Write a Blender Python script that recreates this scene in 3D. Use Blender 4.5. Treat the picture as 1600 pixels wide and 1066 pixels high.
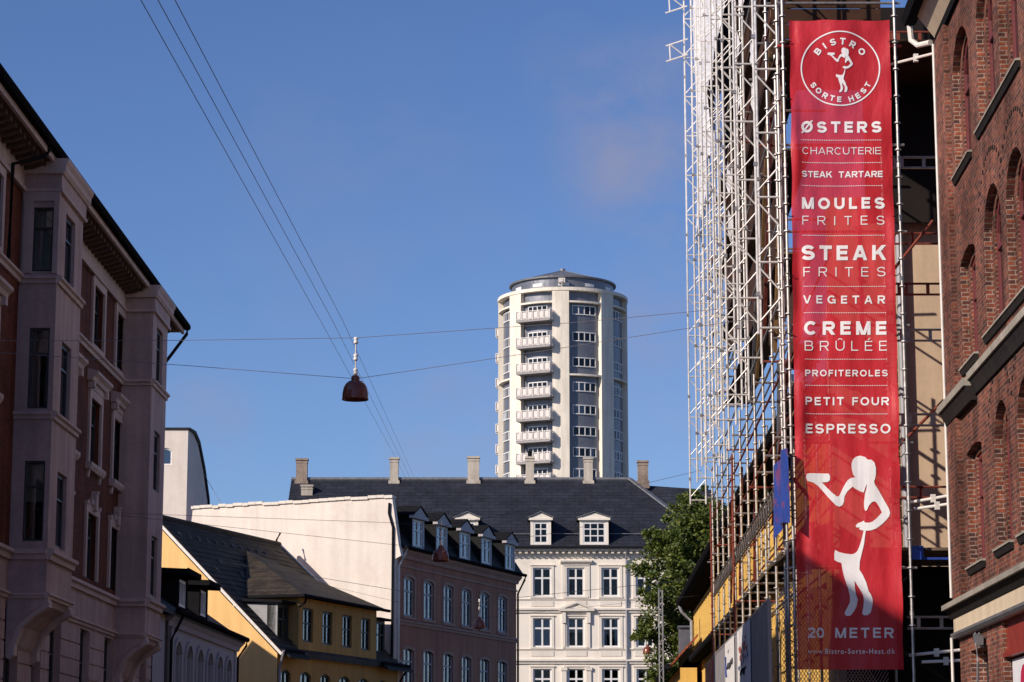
import bpy, bmesh, math, random
from mathutils import Matrix, Vector, noise
from mathutils.geometry import tessellate_polygon
R = math.radians
random.seed(7)
for o in list(bpy.data.objects): bpy.data.objects.remove(o)
SC = bpy.context.scene
COL = SC.collection
# ---------------------------------------------------------------- camera
FPX = 3778.0; PITCH = R(10.45); CZ = 1.65
cam_d = bpy.data.cameras.new('camera'); cam = bpy.data.objects.new('camera', cam_d); COL.objects.link(cam)
cam_d.sensor_width = 36.0; cam_d.lens = 36.0 * FPX / 1600; cam_d.clip_start = 0.5; cam_d.clip_end = 5000
cam.location = (0, 0, CZ); cam.rotation_euler = (R(90) + PITCH, 0, 0)
SC.camera = cam
# ---------------------------------------------------------------- light
SUN_EL, SUN_AZ = R(28), R(53)          # azimuth: left of straight behind the camera
sdir = Vector((-math.sin(SUN_AZ) * math.cos(SUN_EL), -math.cos(SUN_AZ) * math.cos(SUN_EL), math.sin(SUN_EL)))
sun_d = bpy.data.lights.new('sun', 'SUN'); sun_d.energy = 4.6; sun_d.angle = R(0.5); sun_d.color = (1.0, 0.89, 0.77)
sun = bpy.data.objects.new('sun', sun_d); COL.objects.link(sun); sun.location = (0, 0, 60)
sun.rotation_euler = sdir.to_track_quat('Z', 'Y').to_euler()
W = bpy.data.worlds.new('World'); SC.world = W; W.use_nodes = True
wn = W.node_tree.nodes; wl = W.node_tree.links; wn.clear()
sky = wn.new('ShaderNodeTexSky'); sky.sky_type = 'NISHITA'; sky.sun_disc = False
sky.sun_elevation = SUN_EL; sky.sun_rotation = math.atan2(sdir.x, sdir.y)
sky.altitude = 0; sky.air_density = 1.0; sky.dust_density = 0.3; sky.ozone_density = 3.0
bg = wn.new('ShaderNodeBackground'); bg.inputs[1].default_value = 0.081
wo = wn.new('ShaderNodeOutputWorld')
# thin clouds, by direction
tc = wn.new('ShaderNodeTexCoord'); mp = wn.new('ShaderNodeMapping'); mp.inputs['Scale'].default_value = (3.0, 3.0, 4.5)
nz = wn.new('ShaderNodeTexNoise'); nz.inputs['Scale'].default_value = 2.6; nz.inputs['Detail'].default_value = 5; nz.inputs['Roughness'].default_value = 0.6
rmp = wn.new('ShaderNodeValToRGB'); rmp.color_ramp.elements[0].position = 0.34; rmp.color_ramp.elements[1].position = 0.72
rmp.color_ramp.elements[0].color = (0, 0, 0, 1); rmp.color_ramp.elements[1].color = (1, 1, 1, 1)
tint = wn.new('ShaderNodeMix'); tint.data_type = 'RGBA'; tint.blend_type = 'MULTIPLY'; tint.inputs[0].default_value = 1.0
tint.inputs[7].default_value = (0.775, 0.895, 1.235, 1)
mx = wn.new('ShaderNodeMix'); mx.data_type = 'RGBA'; mx.inputs[7].default_value = (3.6, 3.5, 4.8, 1)
wl.new(tc.outputs['Generated'], mp.inputs[0]); wl.new(mp.outputs[0], nz.inputs[0]); wl.new(nz.outputs[0], rmp.inputs[0])
wl.new(sky.outputs[0], tint.inputs[6]); wl.new(tint.outputs[2], mx.inputs[6])
nz.inputs['Scale'].default_value = 6.5
acc = None
def sky_dir(x, y):
    u, v = (x - 800) / FPX, (533 - y) / FPX
    return Vector((u, math.cos(PITCH) - v * math.sin(PITCH), math.sin(PITCH) + v * math.cos(PITCH))).normalized()
for (x, y, rad, amt) in ((1030, 225, 3.2, .62), (1060, 470, 2.0, .4), (700, 690, 2.2, .42), (320, 660, 1.6, .34), (885, 110, 1.6, .22), (560, 330, 5, .12), (1000, 640, 4, .22)):   # drifting wisps
    dp = wn.new('ShaderNodeVectorMath'); dp.operation = 'DOT_PRODUCT'; dp.inputs[1].default_value = sky_dir(x, y); wl.new(tc.outputs['Generated'], dp.inputs[0])
    mr = wn.new('ShaderNodeMapRange'); mr.interpolation_type = 'SMOOTHSTEP'; mr.inputs[1].default_value = math.cos(R(rad)); mr.inputs[2].default_value = 1; mr.inputs[3].default_value = 0; mr.inputs[4].default_value = amt
    wl.new(dp.outputs['Value'], mr.inputs[0])
    if acc is None: acc = mr.outputs[0]
    else:
        ad = wn.new('ShaderNodeMath'); ad.operation = 'ADD'; wl.new(acc, ad.inputs[0]); wl.new(mr.outputs[0], ad.inputs[1]); acc = ad.outputs[0]
cm = wn.new('ShaderNodeMath'); cm.operation = 'MULTIPLY'; wl.new(acc, cm.inputs[0]); wl.new(rmp.outputs[0], cm.inputs[1]); wl.new(cm.outputs[0], mx.inputs[0])
wl.new(mx.outputs[2], bg.inputs[0]); wl.new(bg.outputs[0], wo.inputs[0])
SC.view_settings.view_transform = 'Standard'; SC.view_settings.look = 'None'
SC.view_settings.exposure = 0.16; SC.view_settings.gamma = 1.0
SC.cycles.max_bounces = 6; SC.cycles.transparent_max_bounces = 16

# ---------------------------------------------------------------- materials
MATS = {}
class NT:
    def __init__(s, name):
        s.m = bpy.data.materials.new(name); s.m.use_nodes = True; s.n = s.m.node_tree.nodes; s.l = s.m.node_tree.links
        s.p = s.n['Principled BSDF']; s.out = s.n['Material Output']; MATS[name] = s.m
    def new(s, t, **k):
        n = s.n.new('ShaderNode' + t)
        for a, v in k.items():
            if a[0] == '_': n.inputs[int(a[1:])].default_value = v
            else: setattr(n, a, v)
        return n
    def link(s, a, b): s.l.new(a, b)
    def coords(s, scale=(1, 1, 1)):
        t = s.new('TexCoord'); m = s.new('Mapping'); m.inputs['Scale'].default_value = scale
        s.link(t.outputs['Object'], m.inputs[0]); return m.outputs[0]
    def noise(s, vec, scale, detail=4, rough=.55):
        n = s.new('TexNoise'); n.inputs['Scale'].default_value = scale; n.inputs['Detail'].default_value = detail; n.inputs['Roughness'].default_value = rough
        if vec is not None: s.link(vec, n.inputs['Vector'])
        return n.outputs[0]
    def rng(s, v, a, b, lo=0.3, hi=0.7):
        n = s.new('MapRange'); n.inputs[1].default_value = lo; n.inputs[2].default_value = hi; n.inputs[3].default_value = a; n.inputs[4].default_value = b
        s.link(v, n.inputs[0]); return n.outputs[0]
    def mul(s, c, v):
        n = s.new('Mix', data_type='RGBA', blend_type='MULTIPLY'); n.inputs[0].default_value = 1
        if isinstance(c, tuple): n.inputs[6].default_value = c
        else: s.link(c, n.inputs[6])
        s.link(v, n.inputs[7]); return n.outputs[2]
    def mix(s, f, a, b):
        n = s.new('Mix', data_type='RGBA')
        if isinstance(f, float): n.inputs[0].default_value = f
        else: s.link(f, n.inputs[0])
        for i, c in ((6, a), (7, b)):
            if isinstance(c, tuple): n.inputs[i].default_value = c
            else: s.link(c, n.inputs[i])
        return n.outputs[2]
    def bump(s, h, strength, dist=.02):
        b = s.new('Bump'); b.inputs['Strength'].default_value = strength; b.inputs['Distance'].default_value = dist
        s.link(h, b.inputs['Height']); s.link(b.outputs[0], s.p.inputs['Normal'])
def c4(c): return (c[0], c[1], c[2], 1)
def stucco(name, col, var=.14, streak=.16, rough=.9, bump=.15, dirt=None, dirt_amt=.35):
    t = NT(name); co = t.coords()
    a = t.rng(t.noise(co, .35, 5), 1 - var, 1 + var * .6)
    b = t.rng(t.noise(t.coords((2.2, 2.2, .18)), 1.2, 4), 1 - streak, 1 + streak * .4)
    f = t.rng(t.noise(co, 9, 4), 1 - var * .45, 1 + var * .3)
    c = t.mul(t.mul(t.mul(c4(col), a), b), f)
    if dirt:
        c = t.mix(t.rng(t.noise(co, .8, 6, .65), 0, dirt_amt, .5, .8), c, c4(dirt))
    t.link(c, t.p.inputs['Base Color']); t.p.inputs['Roughness'].default_value = rough; t.p.inputs['Specular IOR Level'].default_value = .12
    t.bump(t.noise(co, 30, 4), bump, .01); return t.m
def boxuv(t):
    tcn = t.new('TexCoord'); sp = t.new('SeparateXYZ'); sn = t.new('SeparateXYZ')
    t.link(tcn.outputs['Object'], sp.inputs[0]); t.link(tcn.outputs['Normal'], sn.inputs[0])
    ab = t.new('Math', operation='ABSOLUTE'); t.link(sn.outputs[0], ab.inputs[0])
    gt = t.new('Math', operation='GREATER_THAN'); gt.inputs[1].default_value = .7; t.link(ab.outputs[0], gt.inputs[0])
    m = t.new('Mix', data_type='FLOAT'); t.link(gt.outputs[0], m.inputs[0]); t.link(sp.outputs[0], m.inputs[2]); t.link(sp.outputs[1], m.inputs[3])
    cb = t.new('CombineXYZ'); t.link(m.outputs[0], cb.inputs[0]); t.link(sp.outputs[2], cb.inputs[1])
    return cb.outputs[0]
def brick(name, c1, c2, mortar, course=.0667, length=.24, msize=.008, rough=.85, var=.35, bump=.5, offset=.5):
    t = NT(name); uv = boxuv(t)
    b = t.new('TexBrick'); t.link(uv, b.inputs['Vector'])
    b.inputs['Color1'].default_value = c4(c1); b.inputs['Color2'].default_value = c4(c2); b.inputs['Mortar'].default_value = c4(mortar)
    b.inputs['Scale'].default_value = 1; b.inputs['Mortar Size'].default_value = msize; b.inputs['Mortar Smooth'].default_value = .3
    b.inputs['Brick Width'].default_value = length; b.inputs['Row Height'].default_value = course; b.offset = offset
    co = t.coords()
    c = t.mul(t.mul(b.outputs[0], t.rng(t.noise(co, .7, 5), 1 - var, 1 + var * .7)), t.rng(t.noise(co, 14, 3), 1 - var, 1 + var * .6))
    c = t.mul(c, t.rng(t.noise(t.coords((2.6, 2.6, .22)), 1.1, 5, .65), 1 - var * .8, 1.12, .35, .62))
    t.link(c, t.p.inputs['Base Color']); t.p.inputs['Roughness'].default_value = rough; t.p.inputs['Specular IOR Level'].default_value = .12
    iv = t.new('Math', operation='SUBTRACT'); iv.inputs[0].default_value = 1; t.link(b.outputs[1], iv.inputs[1])
    t.bump(iv.outputs[0], bump, .01); return t.m
def plain(name, col, rough=.6, metal=0., var=.12, scale=6, spec=None, bump=0):
    t = NT(name); co = t.coords()
    c = t.mul(c4(col), t.rng(t.noise(co, scale, 5), 1 - var, 1 + var * .7))
    t.link(c, t.p.inputs['Base Color']); t.p.inputs['Metallic'].default_value = metal
    t.link(t.rng(t.noise(co, scale * 2, 3), max(rough - .08, .02), min(rough + .08, 1)), t.p.inputs['Roughness'])
    if spec is None and rough > .65: spec = .15
    if spec is not None: t.p.inputs['Specular IOR Level'].default_value = spec
    if bump: t.bump(t.noise(co, scale * 5, 4), bump, .01)
    return t.m
def glass(name, tintc=(.80, .84, .86), wob=.04, ior=1.55):
    t = NT(name); t.n.remove(t.p)
    tr = t.new('BsdfTransparent'); tr.inputs[0].default_value = c4(tintc)
    g = t.new('BsdfGlossy'); g.inputs['Roughness'].default_value = .03; g.inputs[0].default_value = (.95, .97, 1, 1)
    fr = t.new('Fresnel'); fr.inputs[0].default_value = ior; ms = t.new('MixShader')
    b = t.new('Bump'); b.inputs['Strength'].default_value = wob; b.inputs['Distance'].default_value = .1
    t.link(t.noise(t.coords(), 1.3, 2), b.inputs['Height']); t.link(b.outputs[0], g.inputs['Normal'])
    t.link(fr.outputs[0], ms.inputs[0]); t.link(tr.outputs[0], ms.inputs[1]); t.link(g.outputs[0], ms.inputs[2]); t.link(ms.outputs[0], t.out.inputs[0])
    return t.m
def pantiles(name, col, row=.34, colw=.22, var=.4, lichen=None):
    t = NT(name); uv = boxuv(t)
    b = t.new('TexBrick'); t.link(uv, b.inputs['Vector']); b.inputs['Scale'].default_value = 1
    b.inputs['Color1'].default_value = c4(col); b.inputs['Color2'].default_value = c4([q * .7 for q in col]); b.inputs['Mortar'].default_value = c4([q * .45 for q in col])
    b.inputs['Brick Width'].default_value = colw; b.inputs['Row Height'].default_value = row; b.inputs['Mortar Size'].default_value = .018; b.offset = .5
    co = t.coords(); c = t.mul(b.outputs[0], t.rng(t.noise(co, 1.2, 6, .65), 1 - var, 1 + var))
    if lichen: c = t.mix(t.rng(t.noise(co, 3.5, 6, .7), 0, .5, .56, .72), c, c4(lichen))
    t.link(c, t.p.inputs['Base Color']); t.p.inputs['Roughness'].default_value = .7; t.p.inputs['Specular IOR Level'].default_value = .2
    iv = t.new('Math', operation='SUBTRACT'); iv.inputs[0].default_value = 1; t.link(b.outputs[1], iv.inputs[1])
    t.bump(iv.outputs[0], .7, .03); return t.m
stucco('pink_stucco', (.47, .345, .335), .18, .22, dirt=(.22, .15, .14), dirt_amt=.45)
stucco('pink_trim', (.54, .42, .40), .14, .18)
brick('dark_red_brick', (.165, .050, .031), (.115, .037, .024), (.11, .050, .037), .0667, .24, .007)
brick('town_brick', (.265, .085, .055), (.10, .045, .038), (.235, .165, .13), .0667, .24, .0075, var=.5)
brick('sunlit_jamb_brick', (.30, .085, .045), (.075, .038, .036), (.33, .24, .19), .0667, .19, .009, var=.45)  # brighter copy of the wall brick: stronger sun on the jambs painted in
stucco('stone_trim', (.36, .32, .27), .18, .2, dirt=(.10, .09, .085), dirt_amt=.6)
stucco('dark_stone', (.024, .021, .020), .25, .25)  # near-black stone for the lower bodies of sills and ledges, and arch bricks
stucco('cream_render', (.62, .50, .36), .10, .14)
stucco('white_gable', (.77, .68, .60), .08, .09, dirt=(.55, .42, .34), dirt_amt=.5)
stucco('white_render', (.83, .75, .65), .05, .07)
stucco('white_render_trim', (.75, .68, .59), .06, .08)
stucco('rose_render', (.40, .195, .135), .16, .24)
stucco('rose_trim', (.42, .27, .22), .08, .1)
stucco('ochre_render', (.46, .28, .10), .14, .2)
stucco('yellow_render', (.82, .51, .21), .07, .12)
stucco('sun_yellow_render', (.80, .49, .13), .08, .14)
stucco('grey_white_render', (.40, .385, .42), .08, .12)
stucco('dark_render', (.12, .105, .105), .12, .14)
stucco('beige_render', (.58, .43, .30), .12, .14, dirt=(.36, .26, .18), dirt_amt=.4)
stucco('tower_white', (.84, .76, .64), .05, .18, dirt=(.50, .44, .40), dirt_amt=.3)
plain('tower_grey', (.17, .175, .20), .38, .35, .15, 1.5)
plain('tower_rail', (.66, .60, .56), .55, 0, .1)
plain('tower_slab', (.34, .32, .32), .8, 0, .15)
pantiles('slate_roof', (.026, .029, .042), .26, .8, .3, (.045, .047, .052))
pantiles('black_roof', (.022, .022, .023), .3, .5, .3)
plain('black_slate', (.010, .010, .011), .7, 0, .2)
pantiles('tiled_roof', (.058, .043, .030), .30, .24, .6, (.15, .125, .085))
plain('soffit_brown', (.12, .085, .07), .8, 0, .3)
pantiles('red_tile', (.33, .085, .04), .3, .22, .3)
plain('zinc', (.22, .22, .23), .5, .5, .2, 3)
plain('black_metal', (.016, .016, .018), .6, 0, .2, spec=0.)
plain('grey_pipe', (.30, .30, .33), .5, .2, .15)
plain('white_pipe', (.72, .66, .60), .5, 0, .12)
plain('galvanised', (.46, .42, .39), .42, .75, .25, 8)
plain('aluminium', (.78, .73, .68), .45, .3, .2, 5)
plain('rusty_red', (.22, .055, .038), .7, .1, .3, 12)
plain('red_paint', (.45, .03, .025), .5, 0, .2)
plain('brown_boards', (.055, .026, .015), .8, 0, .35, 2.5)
plain('deck_boards', (.16, .11, .075), .85, 0, .3, 4)
plain('shade_black', (.018, .014, .013), .85, 0, .3, 2)
plain('blue_paint', (.02, .06, .32), .5, 0, .25)
plain('frame_dark', (.028, .028, .030), .45, 0, .15)
plain('frame_green', (.020, .030, .028), .5, 0, .15)
plain('frame_white', (.74, .72, .70), .5, 0, .06)
plain('frame_grey', (.34, .35, .38), .55, 0, .08)
plain('rose_white', (.36, .32, .33), .6, 0, .1)
plain('frame_red', (.15, .03, .03), .5, 0, .15)
plain('room_dark', (.020, .019, .020), .9, 0, .3, 1)
plain('curtain_cloth', (.62, .60, .58), .95, 0, .12, 2)
plain('blind_cloth', (.50, .44, .36), .9, 0, .1, 2)
plain('lamp_copper', (.20, .055, .032), .22, .1, .12, 5)
plain('porcelain', (.74, .70, .66), .3, 0, .05)
plain('timber_pole', (.36, .21, .09), .7, 0, .2)
plain('wire_dark', (.06, .06, .07), .5, .3, .1)
plain('wire_pale', (.24, .21, .23), .5, .3, .1)
plain('bark', (.10, .085, .07), .9, 0, .3, 5, bump=.4)
plain('asphalt', (.05, .05, .052), .9, 0, .2, 2, bump=.2)
plain('paving', (.22, .21, .20), .9, 0, .2, 2, bump=.2)
plain('terrain', (.09, .085, .075), .95, 0, .2, .2)
plain('container_grey', (.235, .22, .235), .5, .2, .16, 2)
plain('poster_white', (.74, .71, .69), .6, 0, .07, 2)
plain('poster_red', (.42, .09, .07), .6, 0, .2, 5)
plain('poster_blue', (.04, .06, .22), .6, 0, .2, 5)
plain('poster_black', (.05, .05, .06), .6, 0, .2, 5)
plain('ink_white', (.86, .82, .82), .55, 0, .03, 3)
plain('ink_crimson', (.42, .015, .06), .55, 0, .1, 5)
plain('shop_white', (.70, .69, .72), .5, 0, .05, 3)
plain('shop_red', (.24, .03, .02), .45, 0, .12, 3)
brick('chimney_brick', (.34, .25, .20), (.26, .18, .145), (.40, .33, .27), .0667, .24, .012, var=.3)
stucco('chimney_render', (.56, .49, .41), .2, .25, dirt=(.22, .18, .15), dirt_amt=.6)
glass('window_glass', (.7, .74, .78), .03, 2.4); glass('window_glass_far', (.62, .68, .76), .02, 1.5)
# red banner cloth: thin, lets a little of what is behind show through
t = NT('banner_cloth'); co = t.coords()
cc = t.mul(t.mul((.72, .032, .045, 1), t.rng(t.noise(co, .6, 4), .88, 1.1)), t.rng(t.noise(t.coords((1.6, 1, .22)), 3.2, 5, .62), .88, 1.08))
t.link(cc, t.p.inputs['Base Color']); t.p.inputs['Roughness'].default_value = .42
wv = t.new('TexWave'); wv.inputs['Scale'].default_value = 30; t.link(co, wv.inputs[0])
t.bump(t.noise(t.coords((1, 1, .45)), 4, 4), .45, .05)
tl = t.new('BsdfTranslucent'); t.link(cc, tl.inputs[0]); tp = t.new('BsdfTransparent')
m1 = t.new('MixShader'); m1.inputs[0].default_value = .22; m2 = t.new('MixShader'); m2.inputs[0].default_value = .08
t.link(t.p.outputs[0], m1.inputs[1]); t.link(tl.outputs[0], m1.inputs[2]); t.link(m1.outputs[0], m2.inputs[1]); t.link(tp.outputs[0], m2.inputs[2]); t.link(m2.outputs[0], t.out.inputs[0])
# blue tarpaulin with a faded red print
t = NT('blue_tarp'); co = t.coords()
c = t.mix(t.rng(t.noise(t.coords((1, 1, 1.3)), 2.2, 3), 0, .75, .55, .62), (.022, .055, .30, 1), (.20, .045, .11, 1))
t.link(t.mul(c, t.rng(t.noise(co, 3, 4), .7, 1.2)), t.p.inputs['Base Color']); t.p.inputs['Roughness'].default_value = .5; t.bump(t.noise(t.coords((3, 3, .6)), 3, 3), .5, .05)
# white scaffold sheeting
t = NT('white_sheeting'); co = t.coords()
t.link(t.mul((.80, .77, .77, 1), t.rng(t.noise(co, 1.2, 4), .75, 1.1)), t.p.inputs['Base Color']); t.p.inputs['Roughness'].default_value = .4
t.bump(t.noise(t.coords((1.5, 1.5, .5)), 1.6, 2), .35, .12)
# leaves
t = NT('leaf'); g = t.new('NewGeometry'); rp = t.new('ValToRGB')
for i, (p, c) in enumerate(((0, (.04, .066, .011)), (.5, (.095, .135, .02)), (1, (.19, .205, .033)))):
    e = rp.color_ramp.elements[i] if i < 2 else rp.color_ramp.elements.new(1)
    e.position = p; e.color = c4(c)
t.link(g.outputs['Random Per Island'], rp.inputs[0]); t.link(rp.outputs[0], t.p.inputs['Base Color']); t.p.inputs['Roughness'].default_value = .55
tl = t.new('BsdfTranslucent'); t.link(rp.outputs[0], tl.inputs[0]); ms = t.new('MixShader'); ms.inputs[0].default_value = .3
t.link(t.p.outputs[0], ms.inputs[1]); t.link(tl.outputs[0], ms.inputs[2]); t.link(ms.outputs[0], t.out.inputs[0])
# expanded metal mesh of the stair screens
# ---------------------------------------------------------------- mesh helpers
class MB:
    def __init__(s, M=None): s.v = []; s.f = []; s.k = []; s.mi = 0; s.M = M
    def add(s, pts, faces):
        b = len(s.v)
        for p in pts:
            p = Vector(p); s.v.append(tuple(s.M @ p) if s.M is not None else tuple(p))
        for f in faces: s.f.append([b + i for i in f]); s.k.append(s.mi)
        return s
    def poly(s, pts): return s.add(pts, [list(range(len(pts)))])
    def box(s, x0, x1, y0, y1, z0, z1):
        return s.add([(x0, y0, z0), (x1, y0, z0), (x1, y1, z0), (x0, y1, z0), (x0, y0, z1), (x1, y0, z1), (x1, y1, z1), (x0, y1, z1)],
                     [(0, 3, 2, 1), (4, 5, 6, 7), (0, 1, 5, 4), (1, 2, 6, 5), (2, 3, 7, 6), (3, 0, 4, 7)])
    def prof(s, x0, x1, yz):                     # (y, z) outline extruded along x
        n = len(yz); p = [(x0, a, b) for a, b in yz] + [(x1, a, b) for a, b in yz]
        return s.add(p, [list(range(n))[::-1], list(range(n, 2 * n))] + [(i, (i + 1) % n, n + (i + 1) % n, n + i) for i in range(n)])
    def profxz(s, y0, y1, xz):                   # (x, z) outline extruded along y
        n = len(xz); p = [(a, y0, b) for a, b in xz] + [(a, y1, b) for a, b in xz]
        return s.add(p, [list(range(n)), list(range(n, 2 * n))[::-1]] + [(i, n + i, n + (i + 1) % n, (i + 1) % n) for i in range(n)])
    def slab(s, top, th):                        # a flat roof plane given by its upper outline, thickened downwards
        n = len(top); p = [tuple(q) for q in top] + [(q[0], q[1], q[2] - th) for q in top]
        return s.add(p, [list(range(n)), list(range(n, 2 * n))[::-1]] + [(i, n + i, n + (i + 1) % n, (i + 1) % n) for i in range(n)])
    def bar(s, p, q, a, b=None, up=(0, 0, 1)):   # square bar
        p, q = Vector(p), Vector(q); d = (q - p).normalized(); u = Vector(up)
        if abs(d.dot(u)) > .95: u = Vector((1, 0, 0))
        e = d.cross(u).normalized() * a / 2; g = d.cross(e).normalized() * (b or a) / 2
        c = [p - e - g, p + e - g, p + e + g, p - e + g, q - e - g, q + e - g, q + e + g, q - e + g]
        return s.add(c, [(0, 3, 2, 1), (4, 5, 6, 7), (0, 1, 5, 4), (1, 2, 6, 5), (2, 3, 7, 6), (3, 0, 4, 7)])
    def tube(s, pts, r, n=7, caps=True):
        pts = [Vector(p) for p in pts]; rings = []
        for i, p in enumerate(pts):
            d = (pts[min(i + 1, len(pts) - 1)] - pts[max(i - 1, 0)]).normalized()
            u = Vector((0, 0, 1)) if abs(d.z) < .95 else Vector((1, 0, 0))
            e = d.cross(u).normalized(); g = d.cross(e)
            rr = r[i] if isinstance(r, (list, tuple)) else r
            rings.append([p + (e * math.cos(2 * math.pi * k / n) + g * math.sin(2 * math.pi * k / n)) * rr for k in range(n)])
        f = [(i * n + k, i * n + (k + 1) % n, (i + 1) * n + (k + 1) % n, (i + 1) * n + k) for i in range(len(pts) - 1) for k in range(n)]
        if caps: f += [list(range(n))[::-1], [(len(pts) - 1) * n + k for k in range(n)]]
        return s.add([q for rg in rings for q in rg], f)
    def lathe(s, prof, n=24, cx=0, cy=0, a0=0, a1=360):
        full = abs(a1 - a0) >= 360; m = n if full else n + 1
        p = [(cx + r * math.sin(R(a0 + (a1 - a0) * k / n)), cy - r * math.cos(R(a0 + (a1 - a0) * k / n)), z) for r, z in prof for k in range(m)]
        f = []
        for i in range(len(prof) - 1):
            for k in range(n):
                f.append((i * m + k, i * m + (k + 1) % m, (i + 1) * m + (k + 1) % m, (i + 1) * m + k))
        return s.add(p, f)
    def mesh(s, name, mats, smooth=False):
        me = bpy.data.meshes.new(name); me.from_pydata(s.v, [], s.f); me.update()
        for m in (mats if isinstance(mats, (list, tuple)) else [mats]): me.materials.append(MATS[m])
        me.polygons.foreach_set('material_index', s.k)
        if smooth: me.polygons.foreach_set('use_smooth', [True] * len(s.f))
        return me
    def build(s, name, mats, parent=None, loc=None, M=None, smooth=False):
        return link(name, s.mesh(name, mats, smooth), parent, loc, M)
def link(name, data, parent=None, loc=None, M=None):
    o = bpy.data.objects.new(name, data); COL.objects.link(o)
    if parent: o.parent = parent
    if M is not None: o.matrix_local = M
    elif loc is not None: o.location = loc
    return o
def tag(o, label, cat, group=None):
    o['label'] = label; o['category'] = cat
    if group: o['group'] = group
    return o
def thing(name, label, cat, loc=(0, 0, 0), rotz=0, group=None):
    o = bpy.data.objects.new(name, None); COL.objects.link(o); o.empty_display_size = .5
    o.location = loc; o.rotation_euler = (0, 0, R(rotz)); return tag(o, label, cat, group)
def structure(o): o['kind'] = 'structure'; return o

def arc_z(x, w, h, rise):
    if rise <= 0: return h
    rr = (w * w / 4 + rise * rise) / (2 * rise); return h - rr + math.sqrt(max(rr * rr - x * x, 0))
def arc_pts(w, h, rise, n=8):
    return [(-w / 2 + w * i / n, arc_z(-w / 2 + w * i / n, w, h, rise)) for i in range(n + 1)]
def wall(mb, x0, x1, z0, z1, holes=(), y=0., d=.18, wm=0, rm=1, room=.7, jm=None):
    """front sheet with openings (x0, x1, z0, z1, rise), their reveals and a dark room behind each"""
    hs = [(max(a, x0), min(b, x1), max(c, z0), min(e, z1), h[0] if h else 0) for a, b, c, e, *h in holes if b > x0 and a < x1 and e > z0 and c < z1]
    xs = sorted({x0, x1, *[h[0] for h in hs], *[h[1] for h in hs]}); zs = sorted({z0, z1, *[h[2] for h in hs], *[h[3] for h in hs]})
    mb.mi = wm
    for i in range(len(xs) - 1):
        for j in range(len(zs) - 1):
            cx, cz = (xs[i] + xs[i + 1]) / 2, (zs[j] + zs[j + 1]) / 2
            if any(h[0] < cx < h[1] and h[2] < cz < h[3] for h in hs): continue
            mb.poly([(xs[i], y, zs[j]), (xs[i + 1], y, zs[j]), (xs[i + 1], y, zs[j + 1]), (xs[i], y, zs[j + 1])])
    for a, b, c, e, rise in hs:
        w = b - a; mx_ = (a + b) / 2
        top = [(mx_ + px, c + pz) for px, pz in arc_pts(w, e - c, rise, 8 if rise else 1)]
        mb.mi = wm
        if rise:
            for p, q in zip(top, top[1:]):
                if e - min(p[1], q[1]) > 1e-5: mb.poly([(p[0], y, p[1]), (q[0], y, q[1]), (q[0], y, e + 1e-6), (p[0], y, e + 1e-6)])
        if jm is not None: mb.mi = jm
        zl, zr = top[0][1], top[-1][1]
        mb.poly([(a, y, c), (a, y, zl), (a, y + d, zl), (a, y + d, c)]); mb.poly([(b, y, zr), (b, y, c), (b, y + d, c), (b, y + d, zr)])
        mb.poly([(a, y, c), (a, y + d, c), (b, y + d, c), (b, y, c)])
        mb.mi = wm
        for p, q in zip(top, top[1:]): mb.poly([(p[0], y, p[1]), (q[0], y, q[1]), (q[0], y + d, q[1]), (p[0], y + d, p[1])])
        if room:
            mb.mi = rm; f = y + d + .002; g = f + room; o = .05
            A = (a - o, b + o, c - o, e + o)
            mb.poly([(A[0], g, A[2]), (A[1], g, A[2]), (A[1], g, A[3]), (A[0], g, A[3])])
            mb.poly([(A[0], f, A[2]), (A[0], g, A[2]), (A[0], g, A[3]), (A[0], f, A[3])]); mb.poly([(A[1], f, A[2]), (A[1], f, A[3]), (A[1], g, A[3]), (A[1], g, A[2])])
            mb.poly([(A[0], f, A[2]), (A[1], f, A[2]), (A[1], g, A[2]), (A[0], g, A[2])]); mb.poly([(A[0], f, A[3]), (A[0], g, A[3]), (A[1], g, A[3]), (A[1], f, A[3])])
    mb.mi = wm
_wc = {}
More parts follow.
